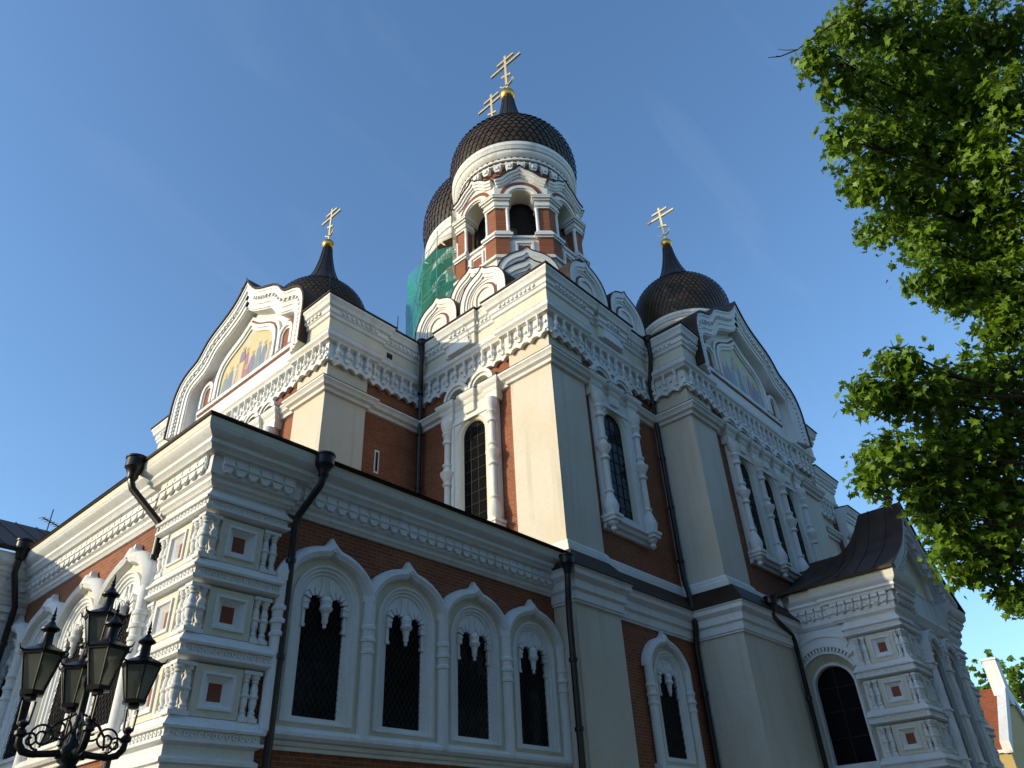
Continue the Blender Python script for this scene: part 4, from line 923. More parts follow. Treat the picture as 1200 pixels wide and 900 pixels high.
# front piers with coffers and twin arched doorway
mb = MB(); mb.box(fr, PX + 1.6, PX2 - 1.6, -0.3, -0.015, 6.9, 7.99, M_WHITE); mb.box(fr, PX + 1.6, PX2 - 1.6, -0.4, -0.11, GB, 6.9, M_WHITE)
for a, b_ in ((PX, PX + 1.75), (PX2 - 1.75, PX2)):
    pth = [(a, PY + 0.4), (a, PY), (b_, PY), (b_, PY + 0.4)] if a > PX + 1 else [(PX + 0.2, 8.62), (PX, 8.62), (PX, PY), (b_, PY), (b_, PY + 0.4)]
    for k in range(4): rope_band(mb, pth, ZB0 - k * HP)
    mb.sweep_plan(pth, [(-0.3, GB), (0.05, GB), (0.05, 1.6), (0.0, 1.7), (0.0, 2.2), (-0.3, 2.2)], M_WHITE)
    mb.sweep_plan(pth, [(-0.3, 6.45), (0.0, 6.45), (0.0, 6.75), (-0.3, 6.75)], M_WHITE)
    mb.box(fr, a + 0.25, b_ - 0.25, -0.35, -0.15, 2.0, 6.5, M_WHITE)
for c in (PCX - 0.9, PCX + 0.9):
    mb.strip(fr, arch(c, 0.92, 2.0, 5.55), arch(c, 0.66, 2.0, 5.55), -0.05, 0.2, M_WHITE); mb.strip(fr, arch(c, 0.66, 2.0, 5.5), arch(c, 0.56, 2.0, 5.45), -0.05, 0.1, M_WHITE)
    mb.face(fr, arch(c, 0.58, GB, 5.45), -0.1, M_DARK)
    mb.strip(fr, arch(c, 0.98, 5.3, 5.55), arch(c, 0.92, 5.3, 5.55), -0.05, 0.26, M_WHITE)
    for i in range(15):
        a = math.pi * (i + 0.5) / 15; mb.prism(fr, [(c + math.cos(a) * r - math.sin(a) * t, 5.55 + math.sin(a) * r + math.cos(a) * t) for r, t in ((0.7, -0.04), (0.88, -0.05), (0.88, 0.05), (0.7, 0.04))], 0.15, 0.25, M_WHITE)
for c in (PCX - 1.82, PCX, PCX + 1.82):
    for zt in (5.3, 3.9, 2.5):
        mb.sweep_plan([fr.p(c - 0.2, -0.1, 0)[:2], fr.p(c - 0.2, 0.14, 0)[:2], fr.p(c + 0.2, 0.14, 0)[:2], fr.p(c + 0.2, -0.1, 0)[:2]], [(-0.1, zt - 0.22), (0.02, zt - 0.2), (0.06, zt - 0.12), (0.05, zt - 0.04), (0.11, zt), (0.11, zt + 0.05), (-0.1, zt + 0.1)], M_WHITE)
    x, y, _ = fr.p(c, 0.1, 0); mb.lathe((x, y), [(0.16, 0.5), (0.16, 2.3), (0.12, 2.6), (0.15, 3.1), (0.19, 3.25), (0.15, 3.4), (0.12, 3.7), (0.12, 4.0), (0.15, 4.5), (0.19, 4.65), (0.15, 4.8), (0.12, 5.1)], M_WHITE, 12)
mb.sweep_plan([(PX + 1.75, PY), (PX2 - 1.75, PY)], [(-0.2, 6.7), (0.05, 6.7), (0.12, 6.8), (0.2, 6.9), (0.2, 7.0), (-0.2, 7.05)], M_WHITE)
porchfront = mb.build("porch_front", CA)
# left face of the porch
mb = MB(); frp = LF(PX)
ps = [(PX + 0.2, 8.85), (PX, 8.85), (PX, PY), (PX + 0.3, PY)]
mb.box(frp, -8.5, -PY - 0.25, -0.35, -0.15, 1.0, 6.8, M_WHITE)
pp_ = mb.build("porch_pier", CA)
for k in range(3):
    zt = ZB0 - k * HP; z1 = zt - 0.31; z0 = zt - HP + 0.17
    mb = MB(); panel_stage(mb, frp, -7.66, z0, z1, 0.43, None); mb.build("coffer", pp_)
    for s in (-7.02, -7.17, -8.20, -8.40): baluster(frp, s, -0.08, z0 + 0.06, z1 - 0.06, 0.075, pp_)
    mb = MB(); panel_stage(mb, fr, PX + 0.9, z0, z1, 0.36, None); mb.build("coffer", pp_)
    for a in (PX + 0.2, PX + 0.4, PX + 1.4, PX + 1.6, PX2 - 0.2, PX2 - 0.45, PX2 - 1.5): baluster(fr, a, -0.06, z0 + 0.06, z1 - 0.06, 0.08, pp_)
wc = -9.56; fw = LF(PX + 0.1)
mb = MB(); ZC = 4.92
holed(mb, fw, -10.78, -8.45, 1.2, 6.72, wc, 0.98, 2.3, ZC, -0.3, 0.0, M_WHITE)
A = [arch(wc, r, zb_, ZC, 24) for r, zb_ in ((0.98, 2.3), (0.76, 2.45), (0.74, 2.5), (0.66, 2.6), (0.64, 2.64))]
mb.loft(fw, A[0], 0.0, A[1], -0.30, M_PALE); mb.loft(fw, A[1], -0.30, A[2], -0.24, M_WHITE); mb.loft(fw, A[2], -0.24, A[3], -0.24, M_WHITE); mb.loft(fw, A[3], -0.24, A[4], -0.42, M_WHITE)
mb.face(fw, [(wc - 0.98, 2.3), (wc + 0.98, 2.3), (wc + 0.64, 2.64), (wc - 0.64, 2.64)], -0.2, M_WHITE)
def half_ring(r0, r1, d, lo=0.0):
    ang = [math.pi - (math.pi - lo) * i / 28 for i in range(29)]
    mb.strip(fw, [(wc + r0 * math.cos(a), ZC + r0 * math.sin(a)) for a in ang], [(wc + r1 * math.cos(a), ZC + r1 * math.sin(a)) for a in ang], -0.05, d, M_WHITE)
half_ring(1.06, 0.98, 0.09, 0.45); half_ring(1.26, 1.19, 0.14, 0.72); half_ring(1.32, 1.26, 0.10, 0.74); half_ring(1.52, 1.32, 0.05, 0.92); half_ring(1.58, 1.52, 0.09, 0.95)
for i in range(30):
    a = math.pi * (i + 0.5) / 30
    if a < 0.75: continue
    ca, sa = math.cos(a), math.sin(a)
    q = [(wc + ca * r - sa * t, ZC + sa * r + ca * t) for r, t in ((1.06, -0.03), (1.19, -0.035), (1.19, 0.035), (1.06, 0.03))]
    mb.prism(fw, q, 0.0, 0.12, M_WHITE)
pw = mb.build("window", CA)
mb = MB(); mb.face(fw, arch(wc, 0.65, 2.62, ZC, 24), -0.40, M_GLASS); mb.build("glass", pw)
mb = MB(); mb.box(fw, wc - 0.012, wc + 0.012, -0.398, -0.38, 2.66, 5.55, M_IRON)
for z in (3.4, 4.2, 4.92): mb.box(fw, wc - 0.64, wc + 0.64, -0.398, -0.382, z - 0.01, z + 0.01, M_IRON)
mb.build("glazing_bars", pw)
for s in (-10.36 - 0.1, -10.36 - 0.32):
    for z0 in (1.6, 2.45, 3.3, 4.15, 5.0, 5.85): baluster(fw, s, 0.0, z0 + 0.05, z0 + 0.72, 0.09, pp_)

# ---- rainwater downpipes
def downpipe(pts, hopper=None, r=0.085, straps=()):
    r *= 0.86; mb = MB(); mb.tube(pts, r, M_PIPE, 10); d = mb.build("downpipe", CA)
    if hopper:
        x, y, z = hopper; mb = MB(); mb.lathe((x, y), [(0.09, z - 0.36), (0.11, z - 0.32), (0.11, z - 0.26), (0.17, z - 0.12), (0.195, z - 0.10), (0.195, z + 0.08), (0.215, z + 0.10), (0.215, z + 0.14), (0.17, z + 0.14)], M_PIPE, 18); mb.build("rain_hopper", d)
    for (x, y, z) in straps:
        mb = MB(); mb.lathe((x, y), [(r * 0.9, z - 0.05), (r * 1.35, z - 0.045), (r * 1.35, z + 0.045), (r * 0.9, z + 0.05)], M_PIPE, 12); mb.build("bracket", d)
downpipe([(5.2, 14.78, 7.5), (5.2, 14.78, 7.15), (5.25, 14.76, 7.0), (5.83, 14.52, 6.35), (5.86, 14.46, 6.2), (5.86, 14.45, GB)], (5.2, 14.78, 7.55), straps=[(5.86, 14.45, 5.6), (5.86, 14.45, 3.8)])
downpipe([(7.83, 11.93, 7.35), (7.83, 11.93, 7.05), (7.81, 11.98, 6.9), (7.66, 12.40, 6.35), (7.64, 12.44, 6.15), (7.64, 12.45, GB)], (7.83, 11.93, 7.45), straps=[(7.64, 12.45, 5.4), (7.64, 12.45, 3.6)])
downpipe([(15.42, 11.66, 7.0), (15.42, 11.68, 6.6), (15.5, 11.78, 6.1), (15.56, 11.84, 5.6), (15.56, 11.84, GB)], (15.42, 11.66, 7.1), 0.10, straps=[(15.56, 11.84, 4.6), (15.56, 11.84, 3.0)])
xj, yj = XR - 0.16, YM - 0.10
downpipe([(22.25, 11.75, 17.95), (22.25, 11.75, 17.3), (xj, yj, 16.1), (xj, yj, 8.4), (22.18, 11.85, 7.4), (22.18, 11.85, 6.6), (22.22, 11.98, 6.0), (22.22, 11.98, GB)], (22.25, 11.75, 18.05), 0.10, [(xj, yj, z) for z in (15.4, 13, 11, 9)] + [(22.22, 11.98, 4.6)])
xj, yj = XM - 0.05, YL - 0.05
downpipe([(15.9, 18.25, 17.95), (15.9, 18.25, 17.2), (16.2, 18.62, 16.2), (16.25, 18.66, 15.9), (16.25, 18.66, 7.8)], (15.9, 18.25, 18.05), 0.10, [(16.2, 18.62, 16.0), (16.25, 18.66, 14.2), (16.25, 18.66, 12)])
downpipe([(24.2, 10.05, 7.2), (24.2, 10.08, 6.9), (25.7, 10.22, 6.6), (25.9, 10.25, 6.4), (25.9, 10.25, GB)], (24.2, 10.05, 7.4), 0.09, [(25.9, 10.25, 4.6)])
downpipe([(5.3, 21.2, 7.6), (5.3, 21.2, 7.0), (5.62, 21.5, 6.3), (5.62, 21.52, GB)], (5.3, 21.15, 7.7), straps=[(5.62, 21.52, 5.4)])
mb = MB(); ax, ay, az = 7.0, 26.0, 10.1
mb.tube([(ax, ay, az), (ax, ay, az + 0.75)], 0.018, M_IRON, 5)
mb.tube([(ax - 0.3, ay - 0.2, az + 0.32), (ax + 0.35, ay + 0.2, az + 0.32)], 0.02, M_IRON, 5)
for k in range(6):
    q = -0.3 + 0.12 * k; mb.tube([(ax + q - 0.07, ay + q * 0.6 + 0.12, az + 0.32), (ax + q + 0.07, ay + q * 0.6 - 0.12, az + 0.32)], 0.014, M_IRON, 5)
mb.build('antenna', ve)
# lightning rods on the roofs
for x, y, z, h in ((11.6, 18.9, 18.1, 0.9), (11.5, 18.4, 18.1, 0.9), (14.9, 18.6, 18.1, 1.0), (11.5, 25.2, 22.7, 0.5)):
    mb = MB(); mb.tube([(x, y, z), (x, y, z + h)], 0.018, M_IRON, 5); mb.tube([(x, y, z + h * 0.5), (x + 0.05, y + 0.45, z + h * 0.25)], 0.013, M_IRON, 5); mb.build("lightning_rod", CA)

# ------------------------------------------------------------------ scaffolding with green netting
SC = thing("scaffolding", (28.5, 25.0, 18.2), "scaffolding wrapped in green netting around the drum under the central dome", "scaffolding")
m_net, nt, b = new_mat("green_netting")
tr = nt.nodes.new("ShaderNodeBsdfTransparent"); tl = nt.nodes.new("ShaderNodeBsdfTranslucent"); tl.inputs[0].default_value = (0.03, 0.48, 0.38, 1)
b.inputs["Base Color"].default_value = (0.03, 0.42, 0.34, 1); b.inputs["Roughness"].default_value = 0.8
mx = nt.nodes.new("ShaderNodeMixShader"); mx.inputs[0].default_value = 0.45; nt.links.new(b.outputs[0], mx.inputs[1]); nt.links.new(tl.outputs[0], mx.inputs[2])
mx2 = nt.nodes.new("ShaderNodeMixShader"); nt.links.new(mx.outputs[0], mx2.inputs[1]); nt.links.new(tr.outputs[0], mx2.inputs[2])
nt.links.new(ramp(nt, noise(nt, 0.55, 3, position(nt)), -0.1, 0.95), mx2.inputs[0])
nt.links.new(mx2.outputs[0], nt.nodes["Material Output"].inputs[0])
NA = 8; tops = {90: 34.6, 135: 33.9, 180: 32.0, 225: 31.6, 270: 34.0, 315: 34.4, 0: 34.6, 45: 34.6}
rnd = random.Random(5)
mb = MB(); cols = 64; rows = 12; vs = []
for i in range(cols):
    a = 360.0 * i / cols; k0 = int(a // 45) * 45; q = (a - k0) / 45
    zt = tops[k0 % 360] * (1 - q) + tops[(k0 + 45) % 360] * q
    R0 = 6.15 * math.cos(rad(22.5)) / math.cos(rad((a % 45) - 22.5))
    for j in range(rows + 1):
        w = 0.035 * math.sin(i * 0.9 + j * 0.8) + rnd.uniform(-0.012, 0.012)
        vs.append((28.5 + (R0 + w) * math.cos(rad(a)), 25 + (R0 + w) * math.sin(rad(a)), 27.5 + (zt - 27.5) * j / rows))
mb.add(vs, [(i * (rows + 1) + j, ((i + 1) % cols) * (rows + 1) + j, ((i + 1) % cols) * (rows + 1) + j + 1, i * (rows + 1) + j + 1) for i in range(cols) for j in range(rows)], m_net)
mb.build("netting", SC)
M_POLE = flat("galvanised_pole", (0.35, 0.36, 0.36), 0.45, 0.6)
M_PLANK = flat("scaffold_board", (0.30, 0.22, 0.13), 0.8)
for k in range(16):
    a = rad(22.5 * k); mb = MB(); r = 5.72 if k % 2 == 0 else 5.45
    mb.tube([(28.5 + r * math.cos(a), 25 + r * math.sin(a), 18.2), (28.5 + r * math.cos(a), 25 + r * math.sin(a), 33.4 + (k % 3) * 0.3)], 0.03, M_POLE, 6); mb.build("pole", SC)
for z in (28.0, 29.9, 31.8, 33.4):
    mb = MB(); mb.tube([(28.5 + 5.6 * math.cos(rad(22.5 * k)), 25 + 5.6 * math.sin(rad(22.5 * k)), z) for k in range(17)], 0.025, M_POLE, 6); mb.build("ledger", SC)
    mb = MB()
    for k in range(16):
        a = rad(22.5 * k + 11.25); fr = Fr(28.5 + 4.95 * math.cos(a), 25 + 4.95 * math.sin(a), 22.5 * k + 11.25); mb.box(fr, -0.95, 0.95, -0.3, 0.35, z - 0.16, z - 0.11, M_PLANK)
    mb.build("platform", SC)

# ------------------------------------------------------------------ cast-iron lamp with five lanterns
LX, LY = 3.10, 8.55
LP = thing("street_lamp", (LX, LY, GROUND), "black cast iron lamp post with five glass lanterns on curled arms", "street lamp")
mb = MB()
mb.lathe((LX, LY), [(0.26, GROUND), (0.26, -1.5), (0.2, -1.42), (0.2, -1.0), (0.16, -0.9), (0.13, -0.8), (0.10, -0.6), (0.075, -0.5), (0.065, 0.85), (0.09, 0.88), (0.09, 0.93), (0.065, 0.97), (0.07, 1.02), (0.115, 1.06), (0.115, 1.12), (0.075, 1.16), (0.10, 1.22), (0.12, 1.25), (0.12, 1.29), (0.05, 1.36), (0.04, 1.42), (0.055, 1.45), (0.04, 1.5), (0.035, 1.85), (0.06, 1.9), (0.06, 1.96), (0.035, 2.0), (0.05, 2.08), (0.09, 2.12), (0.09, 2.15)], M_IRON, 16)
mb.build("post", LP)
def lantern(x, y, z, rot):
    fr = lambda a: None
    mb = MB()
    b0, b1, h = 0.108, 0.205, 0.37
    mb.lathe((x, y), [(0.02, z - 0.06), (0.06, z - 0.05), (0.06, z - 0.02), (0.12, z - 0.01), (0.13, z + 0.03), (0.10, z + 0.03)], M_IRON, 6, rot)
    for k in range(6):
        a = rot + k * math.pi / 3
        mb.tube([(x + b0 * math.cos(a), y + b0 * math.sin(a), z + 0.02), (x + b1 * math.cos(a), y + b1 * math.sin(a), z + h)], 0.010, M_IRON, 6)
        a2 = a + math.pi / 3
        mb.tube([(x + b1 * math.cos(a), y + b1 * math.sin(a), z + h), (x + b1 * math.cos(a2), y + b1 * math.sin(a2), z + h)], 0.014, M_IRON, 6)
        # upturned corner of the roof
        mb.tube([(x + b1 * 0.98 * math.cos(a), y + b1 * 0.98 * math.sin(a), z + h + 0.02), (x + b1 * 1.22 * math.cos(a), y + b1 * 1.22 * math.sin(a), z + h + 0.03), (x + b1 * 1.32 * math.cos(a), y + b1 * 1.32 * math.sin(a), z + h + 0.075)], [0.014, 0.01, 0.004], M_IRON, 6)
    mb.lathe((x, y), [(0.22, z + h), (0.235, z + h + 0.02), (0.18, z + h + 0.05), (0.10, z + h + 0.085), (0.085, z + h + 0.10)], M_IRON, 6, rot)
    mb.lathe((x, y), [(0.075, z + h + 0.09), (0.055, z + h + 0.12), (0.052, z + h + 0.22), (0.065, z + h + 0.235), (0.095, z + h + 0.25), (0.095, z + h + 0.265), (0.05, z + h + 0.30), (0.03, z + h + 0.33), (0.016, z + h + 0.345), (0.026, z + h + 0.365), (0.014, z + h + 0.385), (0.022, z + h + 0.40), (0.012, z + h + 0.42), (0.014, z + h + 0.435), (0.003, z + h + 0.49)], M_IRON, 12)
    o = mb.build("lantern", LP)
    g = MB()
    c = [[(x + (bb - 0.006) * math.cos(rot + k * math.pi / 3), y + (bb - 0.006) * math.sin(rot + k * math.pi / 3), zz) for k in range(6)] for bb, zz in ((b0, z + 0.03), (b1, z + h - 0.01))]
    g.add(c[0] + c[1], [(k, (k + 1) % 6, 6 + (k + 1) % 6, 6 + k) for k in range(6)], M_STOVE); g.build("lantern_glass", o, smooth=False)
    bl = MB(); bl.lathe((x, y), [(0.02, z + 0.03), (0.025, z + 0.12), (0.05, z + 0.2), (0.045, z + 0.27), (0.01, z + 0.3)], M_STOVE, 10); bl.build("bulb", o)
lantern(LX, LY, 2.20, 0.3)
for k in range(4):
    a = rad(90 * k - 8); ux, uy = math.cos(a), math.sin(a); r = 0.50
    P = lambda q, z: (LX + ux * q, LY + uy * q, z)
    mb = MB()
    mb.tube([P(0.05, 1.27), P(0.2, 1.25), P(0.36, 1.24), P(0.44, 1.26), P(0.49, 1.32), P(0.50, 1.40), P(0.50, 1.50)], [0.035, 0.032, 0.032, 0.036, 0.036, 0.03, 0.03], M_IRON, 10)
    for q, rr in ((0.12, 0.045), (0.33, 0.042)): mb.tube([P(q - 0.015, 1.25), P(q + 0.015, 1.25)], rr, M_IRON, 10)
    x, y, _ = P(0.5, 0)
    mb.lathe((x, y), [(0.03, 1.38), (0.055, 1.40), (0.055, 1.43), (0.028, 1.46), (0.05, 1.49), (0.05, 1.51), (0.02, 1.53)], M_IRON, 10)
    for off in (-0.045, 0.045):
        mb.tube([(x + ux * off, y + uy * off, 1.49), (x + ux * off * 1.25, y + uy * off * 1.25, 1.70)], 0.012, M_IRON, 6)
    # scrollwork between arm and post
    for (cq, cz, r0, turns, st) in ((0.30, 1.40, 0.13, 1.6, -1.4), (0.16, 1.47, 0.11, 1.5, 2.2), (0.40, 1.36, 0.07, 1.3, 0.3)):
        pts = []
        for i in range(28):
            t = i / 27; an = st + turns * 2 * math.pi * t; rr = r0 * (1 - 0.75 * t); pts.append(P(cq + rr * math.cos(an), cz + rr * math.sin(an)))
        mb.tube(pts, 0.011, M_IRON, 6)
    mb.tube([P(0.04, 1.62), P(0.1, 1.58), P(0.2, 1.52), P(0.28, 1.42), P(0.30, 1.30)], 0.012, M_IRON, 6)
    mb.build("arm", LP)
    lantern(LX + ux * r, LY + uy * r, 1.76, 0.3 + k)

LP.scale = (0.95, 0.95, 0.995)
# ------------------------------------------------------------------ maple tree at the right
m_leaf, nt, b = new_mat("maple_leaf")
oi = noise(nt, 2.5, 3, position(nt)); oj = noise(nt, 14, 2, position(nt))
lc = mixc(nt, mixc(nt, (0.075, 0.165, 0.010), (0.16, 0.28, 0.017), ramp(nt, oi, 0.35, 0.65)), (0.22, 0.31, 0.03), ramp(nt, oj, 0.5, 0.85))
nt.links.new(lc, b.inputs["Base Color"]); b.inputs["Roughness"].default_value = 0.42; b.inputs["Specular IOR Level"].default_value = 0.35
tl = nt.nodes.new("ShaderNodeBsdfTranslucent"); nt.links.new(mixc(nt, lc, (0.9, 1.0, 0.25), 0.12), tl.inputs[0])
mx = nt.nodes.new("ShaderNodeMixShader"); mx.inputs[0].default_value = 0.28; nt.links.new(b.outputs[0], mx.inputs[1]); nt.links.new(tl.outputs[0], mx.inputs[2])
nt.links.new(mx.outputs[0], nt.nodes["Material Output"].inputs[0])

LEAF = [(0, 0), (0.16, 0.03), (0.44, 0.02), (0.30, 0.22), (0.55, 0.40), (0.33, 0.48), (0.30, 0.62), (0.14, 0.58), (0, 1.0)]
LEAF = LEAF + [(-x, y) for x, y in LEAF[-2:0:-1]]
CLUMPS = [(6.8, 0.58, 8.29, 0.29), (7.16, 0.23, 8.94, 0.37), (7.7, -0.17, 9.09, 0.56), (8.35, -0.72, 9.24, 0.68), (9.11, -1.28, 9.29, 0.69), (7.31, 0.53, 8.12, 0.34), (7.93, 0.08, 8.4, 0.55), (8.74, -0.39, 8.48, 0.68), (8.76, -0.88, 7.85, 0.64), (7.38, 0.79, 7.43, 0.25), (8.03, 0.51, 7.68, 0.49), (8.84, 0.05, 7.75, 0.67), (8.76, -0.43, 7.04, 0.63), (8.02, 0.86, 7.16, 0.28), (8.54, 0.57, 7.03, 0.49), (9.43, 0.1, 7.03, 0.67), (9.34, -0.31, 6.44, 0.58), (8.84, 0.58, 6.5, 0.37), (9.63, 0.14, 6.21, 0.54), (8.63, 0.72, 5.88, 0.29), (9.14, 0.47, 5.9, 0.44), (9.91, 0.07, 5.78, 0.54), (9.35, 0.32, 5.27, 0.41), (8.62, 1.34, 4.93, 0.34), (8.35, 1.69, 4.53, 0.28), (8.91, 1.35, 4.58, 0.42), (9.51, 0.95, 4.84, 0.47), (10.07, 0.49, 5.01, 0.59), (8.83, 1.61, 4.6, 0.31), (9.69, 1.22, 4.37, 0.57), (10.39, 0.75, 4.39, 0.64), (8.67, 1.85, 4.0, 0.32), (9.26, 1.64, 3.91, 0.45), (8.61, 2.07, 3.68, 0.25), (9.94, 1.28, 3.84, 0.57), (10.6, 1.0, 3.72, 0.58), (9.59, 1.64, 3.35, 0.4), (10.16, 1.45, 3.24, 0.51), (9.65, 1.8, 2.94, 0.3), (10.1, 1.59, 2.81, 0.3), (10.53, 1.26, 3.01, 0.51), (10.38, 1.4, 2.5, 0.28), (9.24, 0.77, 5.13, 0.27), (9.18, 1.74, 3.53, 0.3)]
CLUMPS = [(x, y, z, r * 0.88) for x, y, z, r in CLUMPS if (round(x, 2), round(z, 2)) != (9.24, 5.13)]
CLUMPS += [(x + 0.95, y + 0.5, z + 0.55, r * 0.72) for x, y, z, r in CLUMPS if r > 0.42 and not 4.3 < z < 6.0]
NVIS = len(CLUMPS)
CLUMPS += [(10.59, -2.52, 7.28, 0.9), (10.96, -2.83, 7.34, 0.9), (14.2, -5.61, 11.08, 0.9), (10.97, -2.62, 5.41, 0.9), (14.44, -5.45, 11.51, 0.9), (10.94, -4.84, 6.39, 0.9), (7.74, -6.31, 12.0, 0.9), (11.16, -4.12, 9.44, 0.9), (9.14, -6.03, 5.03, 0.9), (9.59, -3.35, 12.83, 0.9), (12.53, -5.81, 6.29, 0.9), (13.18, -5.24, 12.29, 0.9), (12.16, -5.86, 7.46, 0.9), (8.44, -4.97, 4.86, 0.9), (13.8, -2.51, 6.09, 0.9), (7.85, -4.08, 6.73, 0.9), (11.92, -3.53, 7.45, 0.9), (6.06, -5.2, 4.24, 0.9), (11.96, -2.91, 11.08, 0.9), (9.29, -4.57, 6.61, 0.9), (11.67, -1.11, 3.64, 0.9), (8.96, -7.95, 13.03, 0.9), (10.01, -8.49, 3.39, 0.9), (11.27, -5.21, 5.17, 0.9), (9.43, -3.11, 7.13, 0.9), (12.5, -3.99, 3.3, 0.9)]

def leaf_mesh(name, clumps, counts, size, parent, seed, mat):
    R_ = random.Random(seed); vs = []; fs = []
    for (cx, cy, cz, r), n in zip(clumps, counts):
        # each clump is a handful of twigs carrying drooping sprays of leaves
        twigs = max(3, int(n / 16))
        for t in range(twigs):
            v = Vector((R_.gauss(0, 1), R_.gauss(0, 1), R_.gauss(0, 0.85)))
            v.normalize(); q = R_.random() ** 0.45
            tip = Vector((cx, cy, cz)) + v * r * q * R_.uniform(0.8, 1.0)
            for l in range(int(n / twigs)):
                pos = tip + Vector((R_.gauss(0, 1), R_.gauss(0, 1), R_.gauss(0, 0.6))) * (0.075 + 0.04 * r)
                out = v * 0.55 + Vector((R_.gauss(0, 0.4), R_.gauss(0, 0.4), 0.35 + R_.gauss(0, 0.35)))
                out.normalize()
                down = Vector((R_.gauss(0, 0.6), R_.gauss(0, 0.6), -0.8)) + v * 0.5
                u = (down - out * down.dot(out))
                if u.length < 1e-3: continue
                u.normalize(); w = out.cross(u); s = size * R_.uniform(0.5, 1.3); b0 = len(vs); fold = R_.uniform(0.05, 0.35)
                for (lx, ly) in LEAF:
                    vs.append(pos + w * (lx * s * 1.15) + u * (ly * s) + out * (abs(lx) * fold * s - ly * ly * 0.15 * s))
                k = len(LEAF); h = k // 2
                fs.append(tuple(range(b0, b0 + h + 1))); fs.append((b0,) + tuple(range(b0 + h, b0 + k)))
    mb = MB(); mb.add(vs, fs, mat)
    return mb.build(name, parent, clean=False)

MT = thing("maple_tree", (11.2, -3.6, GROUND), "green leafy maple branches hanging into the right of the picture", "tree")
rnd = random.Random(11)
trunk_pts = [(11.2, -3.6, GROUND), (11.15, -3.6, 0.5), (11.25, -3.5, 2.5), (11.1, -3.5, 5), (11.2, -3.6, 8), (11.1, -3.7, 11)]
mb = MB(); mb.tube(trunk_pts, [0.42, 0.33, 0.29, 0.24, 0.16, 0.06], M_BARK, 14); mb.build("trunk", MT)
mb = MB()
for i, (x, y, z, r) in enumerate(CLUMPS):
    zz = max(1.8, min(10.0, z - 0.9 - rnd.random() * 1.2)); s = Vector((11.2, -3.55, zz)); e = Vector((x, y, z))
    m1 = s.lerp(e, 0.35) + Vector((0.9 + rnd.gauss(0, .25), 0.75 + rnd.gauss(0, .25), 0.35 + rnd.gauss(0, .2))); m2 = s.lerp(e, 0.7) + Vector((0.55 + rnd.gauss(0, .2), 0.45 + rnd.gauss(0, .2), 0.25 + rnd.gauss(0, .2)))
    mb.tube([s, m1, m2, e], [0.05, 0.03, 0.016, 0.006], M_BARK, 6)
    for k in range(5):
        v = Vector((rnd.gauss(0, 1), rnd.gauss(0, 1), rnd.gauss(0, 0.7))).normalized() * r
        mb.tube([m2.lerp(e, rnd.uniform(0.2, 1)), e + v * 0.5 + Vector((0, 0, 0.04)), e + v * 0.95], [0.012, 0.008, 0.004], M_BARK, 4)
mb.build("limbs", MT)
mb = MB(); tw = [(11.2, -3.5, 9.0), (9.2, -2.2, 9.6), (7.08, -0.39, 9.11), (7.0, -0.09, 8.9), (6.88, 0.23, 8.72), (6.76, 0.52, 8.57), (6.67, 0.78, 8.43), (6.56, 0.97, 8.37), (6.46, 1.09, 8.36)]
mb.tube(tw, [0.04, 0.03, 0.02, 0.018, 0.015, 0.013, 0.010, 0.008, 0.004], M_BARK, 6)
mb.tube([tw[6], (6.60, 0.90, 8.47), (6.56, 0.97, 8.52)], [0.007, 0.005, 0.003], M_BARK, 5); mb.tube([tw[7], (6.48, 1.0, 8.32)], [0.006, 0.003], M_BARK, 5)
mb.build("bare_twig", MT)
counts = [int(760 * r * r + 95 * r + 24) for (_, _, _, r) in CLUMPS[:NVIS]] + [190] * (len(CLUMPS) - NVIS)
cr = leaf_mesh("crown", CLUMPS, [int(c * 2.9) for c in counts], 0.096, MT, 3, m_leaf)

# ------------------------------------------------------------------ house and tree beyond the porch
m_rt, nt, b = new_mat("orange_roof_tiles")
br = nt.nodes.new("ShaderNodeTexBrick"); br.inputs["Scale"].default_value = 1; br.inputs["Brick Width"].default_value = 0.2; br.inputs["Row Height"].default_value = 0.15
sp = nt.nodes.new("ShaderNodeSeparateXYZ"); nt.links.new(position(nt), sp.inputs[0]); cb = nt.nodes.new("ShaderNodeCombineXYZ"); nt.links.new(sp.outputs[1], cb.inputs[0]); nt.links.new(sp.outputs[2], cb.inputs[1]); nt.links.new(cb.outputs[0], br.inputs["Vector"])
br.inputs["Color1"].default_value = (0.42, 0.12, 0.035, 1); br.inputs["Color2"].default_value = (0.32, 0.085, 0.028, 1); br.inputs["Mortar"].default_value = (0.12, 0.035, 0.015, 1); br.inputs["Mortar Size"].default_value = 0.014
nt.links.new(mixc(nt, br.outputs[0], mixc(nt, (1, 1, 1), (0.55, 0.5, 0.5), noise(nt, 1.2, 5, position(nt))), 0.7, 'MULTIPLY'), b.inputs["Base Color"]); b.inputs["Roughness"].default_value = 0.8
bump(nt, b, br.outputs[1], -0.6, 0.03)
M_YEL = plaster("yellow_stucco", (0.50, 0.37, 0.14), 0.3)
HO = thing("house", (85, 25, GROUND), "yellow house with orange tiled roof and white chimney beyond the porch", "house")
hx0, hx1, hy0, hy1, ze, zr = 78.0, 92.0, 15.3, 36.0, 7.6, 12.86
xm_ = (hx0 + hx1) / 2
mb = MB(); mb.wbox(hx0, hx1, hy0 + 0.05, hy1, GB, ze, M_YEL); mb.prism(Fr(0, hy0 + 0.05, 270), [(hx0, ze - 0.02), (hx1, ze - 0.02), (xm_, zr)], -0.4, 0.0, M_YEL); mb.prism(Fr(0, hy1, 90), [(-hx0, ze - 0.02), (-xm_, zr), (-hx1, ze - 0.02)], -0.4, 0.0, M_YEL); mb.build("wall", HO)
mb = MB(); sl = (zr - ze) / (xm_ - hx0)
